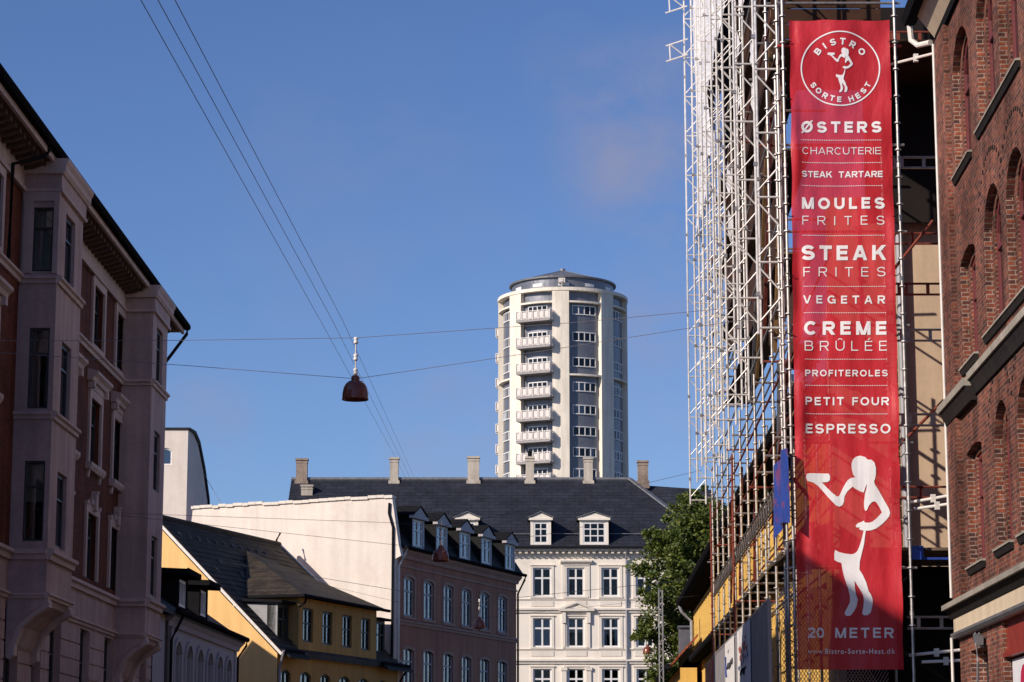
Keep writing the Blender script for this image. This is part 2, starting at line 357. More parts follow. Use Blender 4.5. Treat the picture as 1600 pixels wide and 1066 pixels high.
def window(parent, x, z, w, h, y=.12, rise=0, vm=(.5,), hm=(.62,), ft=.07, bt=.05, fm='frame_white', gm='window_glass', curtain=None, M=None, panes=0, label=None):
    key = (round(w, 3), round(h, 3), y, rise, vm, hm, ft, bt, fm, gm, panes)
    if key not in _wc:
        m = MB(); y0, y1 = y, y + .07
        zs = h - rise
        m.box(-w / 2, -w / 2 + ft, y0, y1, 0, zs); m.box(w / 2 - ft, w / 2, y0, y1, 0, zs); m.box(-w / 2 + ft, w / 2 - ft, y0, y1, 0, ft)
        if rise:
            o = arc_pts(w, h, rise); i_ = [(px * (w - 2 * ft) / w, pz - ft) for px, pz in o]
            for a, b, c, e in zip(o, o[1:], i_, i_[1:]):
                m.poly([(c[0], y0, c[1]), (e[0], y0, e[1]), (b[0], y0, b[1]), (a[0], y0, a[1])]); m.poly([(c[0], y0, c[1]), (c[0], y1, c[1]), (e[0], y1, e[1]), (e[0], y0, e[1])])
        else: m.box(-w / 2 + ft, w / 2 - ft, y0, y1, h - ft, h)
        for f in vm: px = -w / 2 + w * f; m.box(px - bt / 2, px + bt / 2, y0 - .012, y1, ft, arc_z(px, w, h, rise) - ft)
        for f in hm: pz = h * f; m.box(-w / 2 + ft, w / 2 - ft, y0 - .006, y1 - .003, pz - bt / 2, pz + bt / 2)
        fr = m.mesh('window', fm)
        g = MB(); a = arc_pts(w, h, rise, 8 if rise else 1)
        g.poly([(-w / 2 + .02, y + .035, .02), (w / 2 - .02, y + .035, .02)] + [(px * .97, y + .035, pz - .02) for px, pz in a[::-1]])
        _wc[key] = (fr, g.mesh('pane', gm))
    fr, pa = _wc[key]
    o = link('window', fr, parent, None, (M or Matrix()) @ Matrix.Translation((x, 0, z)))
    link('pane', pa, o)
    if curtain:
        ck = (key, curtain)
        if ck not in _wc:
            c = MB(); yy = y + .16
            if curtain == 'side':
                for s in (-1, 1):
                    pts = []
                    n = 5; ww = w * .26
                    for k in range(n): 
                        xa = s * (w / 2 - ww * k / n); xb = s * (w / 2 - ww * (k + 1) / n); ya, yb = yy + .03 * (k % 2), yy + .03 * ((k + 1) % 2)
                        c.poly([(xa, ya, .02), (xb, yb, .02), (xb, yb, h - rise), (xa, ya, h - rise)])
            elif curtain == 'half': c.poly([(-w / 2, yy, h * .5), (w / 2, yy, h * .5), (w / 2, yy, h), (-w / 2, yy, h)])
            elif curtain == 'low': c.poly([(-w / 2, yy, .0), (w / 2, yy, .0), (w / 2, yy, h * .38), (-w / 2, yy, h * .38)])
            else: c.poly([(-w / 2, yy, 0), (w / 2, yy, 0), (w / 2, yy, h), (-w / 2, yy, h)])
            _wc[ck] = c.mesh('curtain', 'blind_cloth' if curtain == 'half' else 'curtain_cloth')
        link('curtain', _wc[ck], o)
    return o
def sub(o, name, mb, mats, smooth=False):      # a part of a part, in its own local space
    return mb.build(name, mats, o, smooth=smooth)
_tc = {}
def text_shape(body, weight=0., spacing=1.):
    k = (body, weight, spacing)
    if k in _tc: return _tc[k]
    cu = bpy.data.curves.new('lettering', 'FONT'); cu.body = body; cu.size = 1; cu.offset = weight; cu.space_character = spacing; cu.resolution_u = 4
    ob = bpy.data.objects.new('lettering', cu); COL.objects.link(ob)
    dg = bpy.context.evaluated_depsgraph_get(); dg.update()
    me = bpy.data.meshes.new_from_object(ob.evaluated_get(dg))
    v = [(p.co.x, p.co.y) for p in me.vertices]; f = [list(p.vertices) for p in me.polygons]
    bpy.data.objects.remove(ob); bpy.data.curves.remove(cu); bpy.data.meshes.remove(me)
    _tc[k] = (v, f); return v, f
def px(x, y, Y):                                # a photo point as a place at depth Y
    u = (x - 800) / FPX; v = (533 - y) / FPX
    d = (u, math.cos(PITCH) - v * math.sin(PITCH), math.sin(PITCH) + v * math.cos(PITCH)); k = Y / d[1]
    return Vector((d[0] * k, Y, CZ + d[2] * k))

# ---------------------------------------------------------------- stroke lettering (grotesque capitals), cap height 1
def _arc(cx, cy, rx, ry, a0, a1, n=14): return [(cx + rx * math.cos(R(a0 + (a1 - a0) * k / n)), cy + ry * math.sin(R(a0 + (a1 - a0) * k / n))) for k in range(n + 1)]
def _stroke(pts, t, closed=False):
    n = len(pts); L_, Q = [], []
    for i, p in enumerate(pts):
        a = pts[i - 1] if (i or closed) else None; b = pts[(i + 1) % n] if (i < n - 1 or closed) else None
        d = []
        if a: l = math.dist(a, p); d.append(((p[0] - a[0]) / l, (p[1] - a[1]) / l))
        if b: l = math.dist(p, b); d.append(((b[0] - p[0]) / l, (b[1] - p[1]) / l))
        if len(d) == 1: nx, ny, k = -d[0][1], d[0][0], 1
        else:
            nx, ny = -(d[0][1] + d[1][1]), d[0][0] + d[1][0]; l = math.hypot(nx, ny) or 1; nx, ny = nx / l, ny / l
            k = 1 / max(.35, nx * -d[0][1] + ny * d[0][0])
        L_ += [(p[0] + nx * k * t / 2, p[1] + ny * k * t / 2), (p[0] - nx * k * t / 2, p[1] - ny * k * t / 2)]
    m = n if closed else n - 1
    return L_, [(2 * i, 2 * i + 1, (2 * i + 3) % (2 * n), (2 * i + 2) % (2 * n)) for i in range(m)]
def _diag(x0, y0, x1, y1, t):
    h = t / 2 * math.hypot(x1 - x0, y1 - y0) / abs(y1 - y0)
    return [(x0 - h, y0), (x0 + h, y0), (x1 + h, y1), (x1 - h, y1)], [(0, 1, 2, 3)]
GW = dict(S=.90, T=.84, E=.76, R=.90, C=.98, H=.90, A=1.0, U=.90, I=None, M=1.06, O=1.04, L=.70, F=.72, K=.96, V=.98, G=1.04, P=.84, B=.88)
GW.update({'Ø': 1.04, 'Û': .90, 'É': .76, '2': .74, '0': .76})
def glyph(c, t):
    w = GW[c] or t; a = t / 2; out = []
    if c == 'Û': return w, glyph('U', t)[1] + [_diag(w * .26, 1.09, w * .5, 1.27, t * .8), _diag(w * .74, 1.09, w * .5, 1.27, t * .8)]
    if c == 'É': return w, glyph('E', t)[1] + [_diag(w * .42, 1.09, w * .66, 1.29, t * .9)]
    if c == 'Ø': return w, glyph('O', t)[1] + [_diag(w * .06, -.07, w * .94, 1.07, t * .62)]
    S = lambda p, cl=False: out.append(_stroke(p, t, cl)); D = lambda *p: out.append(_diag(*p, t))
    if c in 'EFLTIHPRBKM' and c != 'T': S([(a, 0), (a, 1)])
    if c == 'E': S([(t, 1 - a), (w, 1 - a)]); S([(t, a), (w, a)]); S([(t, .515), (w * .94, .515)])
    elif c == 'F': S([(t, 1 - a), (w, 1 - a)]); S([(t, .50), (w * .92, .50)])
    elif c == 'L': S([(t, a), (w, a)])
    elif c == 'T': S([(0, 1 - a), (w, 1 - a)]); S([(w / 2, 0), (w / 2, 1 - t)])
    elif c == 'H': S([(w - a, 0), (w - a, 1)]); S([(t, .515), (w - t, .515)])
    elif c == 'M': S([(w - a, 0), (w - a, 1)]); D(w / 2 - t * .12, 0, a * 1.15, 1); D(w / 2 + t * .12, 0, w - a * 1.15, 1)
    elif c == 'A': D(a * 1.1, 0, w / 2 - t * .08, 1); D(w - a * 1.1, 0, w / 2 + t * .08, 1); S([(w * .25, .30), (w * .75, .30)])
    elif c == 'V': D(w / 2 - t * .08, 0, a * 1.1, 1); D(w / 2 + t * .08, 0, w - a * 1.1, 1)
    elif c == 'K': D(t * 1.05, .38, w - a * 1.5, 1); D(w - a * 1.3, 0, w * .46, .60)
    elif c in 'O0': S(_arc(w / 2, .5, w / 2 - a, .5 - a + .01, 0, 360, 36)[:-1], True)
    elif c == 'C': S(_arc(w / 2, .5, w / 2 - a, .5 - a + .01, 42, 318, 28))
    elif c == 'G': S(_arc(w / 2, .5, w / 2 - a, .5 - a + .01, 42, 322, 28)); S([(w * .54, .47), (w - t * .2, .47)]); S([(w - a - t * .1, 0), (w - a - t * .1, .47 - a)])
    elif c == 'U': r = w / 2 - a; S([(a, 1)] + _arc(w / 2, r * .9 + a, r, r * .9, 180, 360, 16) + [(w - a, 1)])
    elif c == 'S':
        ry = (1 - t) / 4; rx = w / 2 - a
        S(_arc(w / 2, .5 + ry, rx * .95, ry + .005, 18, 255, 20) + _arc(w / 2, .5 - ry, rx, ry + .005, 75, -162, 20))
    elif c in 'PR':
        b = .47; r = (1 - a - b) / 2; S([(t, 1 - a), (w - r - a, 1 - a)] + _arc(w - r - a, b + r, r, r, 80, -80, 12) + [(w - r - a, b), (t, b)])
        if c == 'R': D(w - a * 1.05, 0, w * .58, b - a)
    elif c == 'B':
        b = .52; r = (1 - a - b) / 2; q = (b - a) / 2
        S([(t, 1 - a), (w * .95 - r - a, 1 - a)] + _arc(w * .95 - r - a, b + r, r, r, 80, -80, 12) + [(w * .95 - r - a, b), (t, b)])
        S([(w * .5, b), (w - q - a, b)] + _arc(w - q - a, a + q, q, q, 80, -80, 12) + [(w - q - a, a), (t, a)])
    elif c == '2':
        S(_arc(w / 2, .70, w / 2 - a, .30 - a + .01, 165, -32, 18) + [(a * 1.6, t * .9)]); S([(0, a), (w, a)])
    return w, out
def stroke_word(word, x0, x1, y0, y1, t):
    """letters spread over x0..x1, cap height y0..y1 (photo units); list of (points, faces) with a layer number"""
    H = y1 - y0; gs = [glyph(c, t) for c in word]; tot = sum(g[0] for g in gs); W_h = (x1 - x0) / H
    kx = 1.0; gap = (W_h - tot * kx) / max(1, len(word) - 1)
    if gap < .10: kx = (W_h - .12 * (len(word) - 1)) / tot; gap = .12
    out = []; x = 0
    for w, ss in gs:
        for li, (v, f) in enumerate(ss): out.append(([(x0 + (x + p[0] * kx) * H, y1 - p[1] * H) for p in v], f, li))
        x += w * kx + gap
    return out
BOLD, MED, THIN = .235, .195, .105
LINES = (
    ('ØSTERS', 1252, 1377.5, 189.3, 206.7, BOLD), ('CHARCUTERIE', 1253.7, 1376.3, 229.7, 240.7, THIN), ('STEAK', 1252.4, 1300.8, 267.2, 277, MED), ('TARTARE', 1311, 1379, 267.2, 277, MED),
    ('MOULES', 1253, 1382.4, 308.5, 326.3, BOLD), ('FRITES', 1253.6, 1382, 337.3, 351.2, THIN), ('STEAK', 1252.4, 1385, 383.2, 406.3, BOLD),
    ('FRITES', 1255.6, 1383.6, 417.2, 431.8, THIN), ('VEGETAR', 1255, 1383, 461.6, 474.2, MED), ('CREME', 1256.5, 1385, 501.8, 523, BOLD),
    ('BRÛLÉE', 1257.3, 1385.6, 532.6, 548, THIN), ('PROFITEROLES', 1258, 1387.3, 577.8, 587.9, MED), ('PETIT', 1258.3, 1318.6, 620.4, 633.2, MED), ('FOUR', 1332, 1389, 620.4, 633.2, MED),
    ('ESPRESSO', 1258.6, 1391.5, 662.3, 677.2, MED), ('20', 1262.4, 1288, 980.8, 996.8, MED), ('METER', 1305.5, 1396.4, 980.8, 996.8, MED))
for _b, _w in (('www.', -.006), ('Bistro-Sorte-Hest', .012), ('.dk', -.006)): text_shape(_b, _w, 1.25)
# ---------------------------------------------------------------- ground
structure(MB().box(-2500, 2500, -300, 4500, -.6, -.05).build('ground', 'terrain'))
structure(MB().box(-9, 4.2, -60, 103, -.04, 0).build('road', 'asphalt'))
structure(MB().box(-12.6, -9, -60, 103, -.04, .13).build('pavement', 'paving'))
structure(MB().box(4.2, 9, -60, 103, -.04, .13).build('pavement', 'paving'))

# ---------------------------------------------------------------- left building: red brick and pink stucco, two bays
T0 = 60.
LB = thing('apartment_building', 'tall shaded red brick and pink stucco building with bay windows at the left edge', 'building', (-12.3 + T0 * math.sin(R(.3)), T0, 0), 90 - .3)
E0, E1 = 44.6 - T0, 80.0 - T0
cols = [(53.6, 55.2), (63.5, 65.1), (67.55, 69.2), (71.45, 73.05)]
off = [(47.6, 49.2)]
rows = [(14.05, 15.75), (10.62, 12.5), (7.42, 9.25)]
holes = [(a - T0, b - T0, c, e, 0) for a, b in cols + off for c, e in rows]
gf = [(53.6, 55.2), (57.3, 58.9), (60.6, 61.7), (62.8, 64.3), (67.1, 68.6), (71, 72.6), (74.6, 75.9), (77.6, 78.9)] + off
gholes = [(a - T0, b - T0, 3.0, 5.97, 0) for a, b in gf]
m = MB(); wall(m, E0, E1, 7.2, 16.75, holes, 0, .2)
m.poly([(E1, 0, 7.2), (E1, 10, 7.2), (E1, 10, 16.75), (E1, 0, 16.75)]); m.poly([(E0, 0, 7.2), (E0, 0, 16.75), (E0, 10, 16.75), (E0, 10, 7.2)])
m.poly([(E0, 10, 0), (E0, 10, 16.75), (E1, 10, 16.75), (E1, 10, 0)])
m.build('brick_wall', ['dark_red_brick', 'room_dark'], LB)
m = MB(); wall(m, E0, E1, 0, 7.2, gholes, 0, .25)
m.poly([(E1, 0, 0), (E1, 10, 0), (E1, 10, 7.2), (E1, 0, 7.2)]); m.poly([(E0, 0, 0), (E0, 0, 7.2), (E0, 10, 7.2), (E0, 10, 0)])
zz = [.5 + .4555 * i for i in range(13)]
for c in zip(zz, zz[1:]):                                   # rusticated courses
    xa = E0
    hz = sorted((a, b) for a, b, z0, z1, _ in gholes if z1 > c[0] + .1 and z0 < c[1] - .1)
    for a, b in hz + [(E1, E1)]:
        if a - xa > .02: m.box(xa, a, -.035, 0, c[0] + .022, c[1] - .022)
        xa = b
m.build('ground_floor_wall', ['pink_stucco', 'room_dark'], LB)
# cornice: frieze, soffit, brackets, edge
m = MB(); m.box(E0, E1, -.06, 0, 16.0, 16.75)
m.box(E0, E1 + .3, -.72, .2, 16.75, 16.86); m.box(E0, E1 + .35, -.80, -.72, 16.70, 16.92); m.box(E0, E1, -.12, -.06, 15.98, 16.08)
m.build('cornice', 'pink_trim', LB)
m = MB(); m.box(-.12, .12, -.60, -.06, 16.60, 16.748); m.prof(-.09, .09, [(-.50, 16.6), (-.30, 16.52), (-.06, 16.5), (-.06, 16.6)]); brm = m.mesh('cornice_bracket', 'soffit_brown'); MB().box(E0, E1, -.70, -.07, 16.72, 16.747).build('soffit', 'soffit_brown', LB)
x = 50.2 - T0
while x < E1 - .2: link('cornice_bracket', brm, LB, (x, 0, 0)); x += .52
m = MB()
g = [(-.80, 16.86), (-.80, 17.02), (-.98, 17.04), (-1.0, 16.93), (-.95, 16.86)]
m.prof(E0, E1 + .5, [(a, b) for a, b in g]); m.build('gutter', 'black_metal', LB)
m = MB(); m.slab([(E0, -.82, 17.06), (E1 + .35, -.82, 17.06), (E1 + .35, 5.2, 20.0), (E0, 5.2, 20.0)], .12); m.slab([(E0, 5.2, 20.0), (E1 + .35, 5.2, 20.0), (E1 + .35, 10.4, 17.0), (E0, 10.4, 17.0)], .12)
m.poly([(E1, 0, 16.75), (E1, 10, 16.75), (E1, 5.2, 19.8)])
rf = m.build('roof', 'black_roof', LB)
m = MB(); m.tube([(E1 + .42, -.9, 16.95), (E1 + .40, -.88, 16.72), (E1 + .1, -.16, 15.6), (E1 + .06, -.08, 15.2), (E1 + .06, -.08, 7)], .055, 8); m.build('downpipe', 'black_metal', LB)
m = MB(); m.tube([(56.6 - T0, -.9, 16.9), (56.5 - T0, -.75, 16.6), (55.7 - T0, -.16, 16.2), (55.7 - T0, -.14, 13.9)], .05, 8); m.build('downpipe', 'black_metal', LB)
# unseen lower and taller blocks along the left street front, added and sized to cast shade
m = MB(); m.box(33.0 - T0, 44.6 - T0, 0, 9, 0, 13.0); m.box(33.0 - T0, 44.6 - T0, -.4, 9.2, 13.0, 13.3); m.build('low_shadow_block', 'pink_stucco', LB)
m = MB(); m.box(26.4 - T0, 33.0 - T0, 0, 9, 0, 16.35); m.box(26.4 - T0, 33.1 - T0, -.7, 9.2, 16.35, 16.65); m.build('tall_shadow_block', 'pink_stucco', LB)
# belts
def belt(parent, x0, x1, y, z, d=.13, h=.2, mat='pink_trim', name='belt_course', ends=None):
    m = MB(); m.prof(x0, x1, [(y, z - h), (y - d * .45, z - h), (y - d * .55, z - h * .55), (y - d, z - h * .4), (y - d, z - .02), (y, z + .03)])
    if ends:
        for xx, y1 in ends:                                # return along a bay's side
            s = -1 if xx == x0 else 1
            m.box(min(xx, xx + s * d * .95), max(xx, xx + s * d * .95), y, y1, z - h * .5, z - .02); m.box(min(xx, xx + s * d * .45), max(xx, xx + s * d * .45), y, y1, z - h, z - h * .5)
    return m.build(name, mat, parent)
BAYS = [(57.6 - T0, 60.8 - T0), (72.8 - T0, 75.8 - T0)]; BD = .92
for z, d, h in ((13.92, .14, .22), (7.24, .17, .26), (6.22, .12, .16)):
    belt(LB, E0, E1, 0, z, d, h)
for bi, (a, b) in enumerate(BAYS):
    m = MB(); c = (a + b) / 2 - .05
    wh = [(c - .62, c + .62, z0, z1, 0) for z0, z1 in ((14.0, 15.68), (10.62, 12.45), (7.38, 9.22))]
    wall(m, a, b, 6.1, 16.0, wh, -BD, .16)
    Ml = Matrix.Translation((a, 0, 0)) @ Matrix.Rotation(R(-90), 4, 'Z')       # side facing the camera: x' runs from wall (-) to front
    m.M = Ml; side = [(.30, .80, z0, z1, 0) for z0, z1 in ((14.0, 15.6), (10.62, 12.6), (7.42, 9.35))] if bi != 1 else []
    wall(m, 0, BD, 6.1, 16.0, side, 0, .12, room=.35)
    m.M = None
    m.poly([(b, -BD, 6.1), (b, 0, 6.1), (b, 0, 16.0), (b, -BD, 16.0)])
    m.prof(a, b, [(-BD, 6.1), (-BD + .06, 5.92), (-.55, 5.72), (-.26, 5.42), (-.1, 5.0), (0, 4.85), (0, 6.1)])
    m.box(a - .06, b + .06, -BD - .06, 0, 16.0, 16.745)
    bay = m.build('bay_window', ['pink_stucco', 'room_dark'], LB)
    for xx in (a + .05, b - .42):                                              # scrolled consoles under the bay
        m = MB(); m.prof(xx, xx + .36, [(-BD - .04, 6.06), (-BD - .08, 5.86), (-BD + .1, 5.74), (-.62, 5.62), (-.36, 5.36), (-.2, 4.95), (-.2, 4.72), (-.06, 4.62), (0, 4.7), (0, 6.0)])
        m.tube([(xx - .03, -BD + .06, 5.93), (xx + .39, -BD + .06, 5.93)], .14, 12)
        m.build('console', 'pink_trim', bay)
    m = MB(); m.prof(a - .16, b + .16, [(0, 16.42), (-BD - .10, 16.42), (-BD - .16, 16.5), (-BD - .16, 16.62), (-BD - .22, 16.72), (-BD - .22, 16.80), (0, 16.80)]); m.box(a - .09, b + .09, -BD - .09, 0, 15.98, 16.06); m.build('bay_cornice', 'pink_trim', bay)
    for z, d, h in ((13.90, .13, .2), (7.24, .17, .26), (6.2, .1, .14)) + (((10.56, .13, .2),) if bi != 1 else ()):
        belt(bay, a, b, -BD, z, d, h, ends=((a, 0), (b, 0)))
    for q in wh: window(bay, c, q[2], q[1] - q[0], q[3] - q[2], -BD + .09, vm=(), hm=(.66,), fm='frame_dark', ft=.09, curtain=random.choice(['side', 'low']))  # pale curtains added where the panes would carry bright reflections
    for q in side:
        window(bay, (q[0] + q[1]) / 2, q[2], q[1] - q[0], q[3] - q[2], .06, vm=(), hm=(.68,), fm='frame_dark', ft=.05, M=Ml, curtain='half' if q[2] < 8 else ('full' if q[2] > 13 else 'side'))
    if bi != 1:                                                                # frame round the topmost side window
        m = MB(Ml); m.box(.06, .30, -.05, 0, 13.95, 15.75); m.box(.80, .93, -.05, 0, 13.95, 15.75); m.box(.04, .95, -.06, 0, 15.75, 15.98); m.build('side_surround', 'pink_trim', bay)
# windows with their surrounds
sur = {}
def surround(kind, w, h):
    k = (kind, round(w, 2))
    if k in sur: return sur[k]
    m = MB(); s = .24; p = .07
    m.box(-w / 2 - s, -w / 2, -p, 0, 0, h); m.box(w / 2, w / 2 + s, -p, 0, 0, h); m.box(-w / 2 - s, w / 2 + s, -p, 0, h, h + .24)
    if kind == 'top': m.box(-w / 2 - s, w / 2 + s, -p, 0, -.14, 0)
    if kind == 'pediment':
        m.box(-w / 2 - s - .02, w / 2 + s + .02, -p - .02, 0, h + .24, h + .42)
        m.prof(-w / 2 - s - .22, w / 2 + s + .22, [(0, h + .42), (-.16, h + .42), (-.20, h + .52), (-.30, h + .60), (-.30, h + .68), (0, h + .76)])
        for q in (-1, 1): m.box(q * (w / 2 + s) - .10, q * (w / 2 + s) + .10, -.2, 0, h + .22, h + .42)
    if kind == 'crest':
        m.box(-.16, .16, -.17, 0, h + .1, h + .58); m.box(-.5, .5, -.11, 0, h + .24, h + .4); m.box(-.09, .09, -.2, 0, h + .58, h + .66)
        for q in (-1, 1): m.box(q * (w / 2 + s - .1) - .12, q * (w / 2 + s - .1) + .12, -.10, 0, h + .2, h + .3)
    if kind in ('pediment',):
        m.prof(-w / 2 - s - .12, w / 2 + s + .12, [(0, -.2), (-.12, -.2), (-.18, -.1), (-.18, .0), (0, .02)])
        for q in (-1, 1): m.prof(q * (w / 2 + s * .4) - .09, q * (w / 2 + s * .4) + .09, [(0, -.42), (-.06, -.4), (-.10, -.15), (0, -.15)])
    sur[k] = m.mesh('window_surround', 'pink_trim'); return sur[k]
for ci, (a, b) in enumerate(cols + off):
    for (z0, z1), kind in zip(rows, ('top', 'pediment', 'crest')):
        o = window(LB, (a + b) / 2 - T0, z0, b - a, z1 - z0, .12, vm=(.5,), hm=(.66,), fm='frame_dark', ft=.08, curtain=random.choice([None, 'side', 'low', None]))
        if ci < 4 or True: link('window_surround', surround(kind, b - a, z1 - z0), o)
for a, b in gf: window(LB, (a + b) / 2 - T0, 3.0, b - a, 2.97, .16, vm=(.5,), hm=(.7,), fm='frame_dark', ft=.09, curtain='side')

# ---------------------------------------------------------------- low grey house
a0 = 1.86; P0 = (-11.75, 82.3)
GH = thing('terraced_house', 'low grey house with two black roof dormers and a row of arched windows', 'house', (*P0, 0), 90 - a0)
wins = [(1.85 + 2.38 * i, 3.05 + 2.38 * i) for i in range(6)]
m = MB(); wall(m, -2.2, 16.6, 0, 7.4, [(a, b, 4.0, 6.55, .35) for a, b in wins] + [(a, b, .9, 3.0, .3) for a, b in wins], 0, .2)
m.build('front_wall', ['grey_white_render', 'room_dark'], GH)
m = MB(); m.poly([(-2.2, 0, 0), (-2.2, 0, 7.4), (-2.2, 4.9, 10.9), (-2.2, 9.8, 7.4), (-2.2, 9.8, 0)]); m.poly([(16.6, 0, 0), (16.6, 9.8, 0), (16.6, 9.8, 7.4), (16.6, 4.9, 10.9), (16.6, 0, 7.4)]); m.poly([(.05, 9.8, 0), (.05, 9.8, 7.4), (16.6, 9.8, 7.4), (16.6, 9.8, 0)])
m.box(.02, .45, -.1, 0, 0, 7.2)
m.build('side_wall', 'dark_render', GH)  # end walls coloured dark for the shade they stand in
m = MB(); m.prof(.05, 16.7, [(0, 7.05), (-.1, 7.05), (-.16, 7.2), (-.3, 7.34), (-.3, 7.42), (0, 7.42)]); m.box(1.0, 1.5, -.06, 0, 0, 7.05); m.box(16.1, 16.55, -.05, 0, 0, 7.05); m.build('cornice', 'grey_white_render', GH)
m = MB(); m.slab([(-2.2, -.34, 7.5), (18.2 - 1.4, -.34, 7.5), (16.8, 4.9, 11.15), (-2.2, 4.9, 11.15)], .14); m.slab([(-2.2, 4.9, 11.15), (16.8, 4.9, 11.15), (16.8, 10.1, 7.4), (-2.2, 10.1, 7.4)], .14); m.build('roof', 'black_roof', GH)
m = MB(); m.prof(0, 17.0, [(-.34, 7.46), (-.34, 7.60), (-.48, 7.62), (-.5, 7.52), (-.46, 7.46)]); m.build('gutter', 'black_metal', GH)
m = MB(); m.tube([(16.75, -.42, 7.5), (16.75, -.4, 7.3), (16.6, -.08, 6.8), (16.6, -.08, .1)], .05, 8); m.build('downpipe', 'black_metal', GH)
m = MB(); m.tube([(1.3, -.42, 7.5), (.95, -.2, 6.9), (.75, -.1, 6.6), (.75, -.1, .1)], .05, 8); m.build('downpipe', 'black_metal', GH)
for a, b in wins:
    o = window(GH, (a + b) / 2, 4.0, b - a, 2.55, .13, .35, vm=(.5,), hm=(.64,), fm='frame_grey', ft=.08, curtain=random.choice(['side', None, 'low']))
    m = MB(); h = arc_pts(b - a + .5, 2.78, .55, 10); i_ = arc_pts(b - a + .18, 2.62, .42, 10)
    for p, q, r_, s_ in zip(h, h[1:], i_, i_[1:]):
        m.poly([(r_[0], -.09, r_[1]), (s_[0], -.09, s_[1]), (q[0], -.09, q[1]), (p[0], -.09, p[1])]); m.poly([(p[0], -.09, p[1]), (q[0], -.09, q[1]), (q[0], 0, q[1]), (p[0], 0, p[1])]); m.poly([(r_[0], -.09, r_[1]), (r_[0], 0, r_[1]), (s_[0], 0, s_[1]), (s_[0], -.09, s_[1])])
    for s in (-1, 1): m.box(s * (b - a + .34) / 2 - .09, s * (b - a + .34) / 2 + .09, -.08, 0, -.1, 2.3)
    m.box(-(b - a) / 2 - .2, (b - a) / 2 + .2, -.12, 0, -.16, 0)
    m.build('window_surround', 'grey_white_render', o)
    window(GH, (a + b) / 2, .9, b - a, 2.1, .13, .3, vm=(.5,), hm=(.64,), fm='frame_grey', ft=.08)
for a, b in ((3.05, 5.15), (7.8, 9.8)):
    z0, z1 = 7.72, 9.02
    m = MB(); wall(m, a, b, z0, z1, [(a + .3, b - .3, z0 + .22, z1 - .12, 0)], .12, .1, room=.5)
    for xx in (a, b): m.poly([(xx, .12, z0), (xx, 2.3, z1 + .1), (xx, .12, z1 + .1)])
    d = m.build('dormer', ['black_metal', 'room_dark'], GH)
    m = MB(); m.slab([(a - .3, -.25, 9.2), (b + .3, -.25, 9.2), (b + .3, 2.6, 9.34), (a - .3, 2.6, 9.34)], .2); m.box(a - .36, b + .36, -.31, -.25, 9.02, 9.22); m.build('dormer_roof', 'black_metal', d)
    window(d, (a + b) / 2, z0 + .22, b - a - .6, z1 - z0 - .34, .15, vm=(.33, .66), hm=(), fm='frame_white', ft=.1, bt=.1)

# ---------------------------------------------------------------- yellow house
YH = thing('gabled_house', 'ochre yellow house with sunlit gable, dark tiled roof and wide four window roof gable', 'house', (-9.81, 103, 0), 90 - 18.5)
ES = -.25
lw = [(0.05, 1.15), (2.15, 3.35), (4.4, 5.5), (6.55, 7.8), (8.85, 10.1), (11.2, 12.4)]
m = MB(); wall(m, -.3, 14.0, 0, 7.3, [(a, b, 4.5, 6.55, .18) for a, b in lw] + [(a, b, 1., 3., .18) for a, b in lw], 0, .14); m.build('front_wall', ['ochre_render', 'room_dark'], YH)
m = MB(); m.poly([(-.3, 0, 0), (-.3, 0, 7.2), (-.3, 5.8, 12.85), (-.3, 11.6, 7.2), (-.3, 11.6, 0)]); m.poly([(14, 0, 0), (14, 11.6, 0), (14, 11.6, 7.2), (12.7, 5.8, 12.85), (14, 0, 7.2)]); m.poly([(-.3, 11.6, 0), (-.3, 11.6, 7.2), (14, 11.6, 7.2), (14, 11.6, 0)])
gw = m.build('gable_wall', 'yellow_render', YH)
def ym(y): return 7.52 + y * .975            # roof surface height
m = MB(); m.slab([(-.42, ES, ym(ES)), (14.25, ES, ym(ES)), (12.75, 5.8, ym(5.8)), (-.42, 5.8, ym(5.8))], .16)
nc = 24; rt_ = random.Random(4)
for i in range(nc):                                         # overlapping tile courses
    ya, yb = ES + (5.8 - ES) * i / nc, ES + (5.8 - ES) * (i + 1) / nc; xa = -.43
    while xa < 14.2:
        xb = min(xa + .9, 14.26 - 1.5 * i / nc); l = .045 + rt_.uniform(-.012, .016)
        if xb - xa > .1: m.add([(xa, ya, ym(ya) + l), (xb, ya, ym(ya) + l), (xb, yb + .02, ym(yb) + .008), (xa, yb + .02, ym(yb) + .008), (xa, ya, ym(ya)), (xb, ya, ym(ya))], [(0, 1, 2, 3), (4, 5, 1, 0)])
        xa += .9
m.mi = 0; m.slab([(-.42, 5.8, ym(5.8)), (12.75, 5.8, ym(5.8)), (14.25, 11.9, 7.2), (-.42, 11.9, 7.2)], .16)
m.tube([(-.42, 5.8, ym(5.8) + .02), (12.75, 5.8, ym(5.8) + .02)], .13, 8)
rf = m.build('roof', 'tiled_roof', YH)
for i in range(17):                                         # vent tiles in rows
    tt, yy = (.3 + .9 * i, 4.9) if i < 11 else (.8 + 1.25 * (i - 11), 3.3 if i % 2 else 3.8)
    if tt < 11.6: m = MB(); m.slab([(tt, yy, ym(yy) + .02), (tt + .26, yy, ym(yy) + .02), (tt + .26, yy + .16, ym(yy + .16) + .12), (tt, yy + .16, ym(yy + .16) + .12)], .05); m.build('vent_tile', 'dark_render', rf)
m = MB(); m.bar((-.45, ES - .02, ym(ES) - .12), (-.45, 5.8, ym(5.8) - .12), .05, .12, (0, 0, 1)); m.build('bargeboard', 'white_pipe', rf)
m = MB(); m.bar((14.2, ES, ym(ES) + .06), (12.72, 5.8, ym(5.8) + .06), .22, .07); m.build('verge_flashing', 'white_pipe', rf)
m = MB()
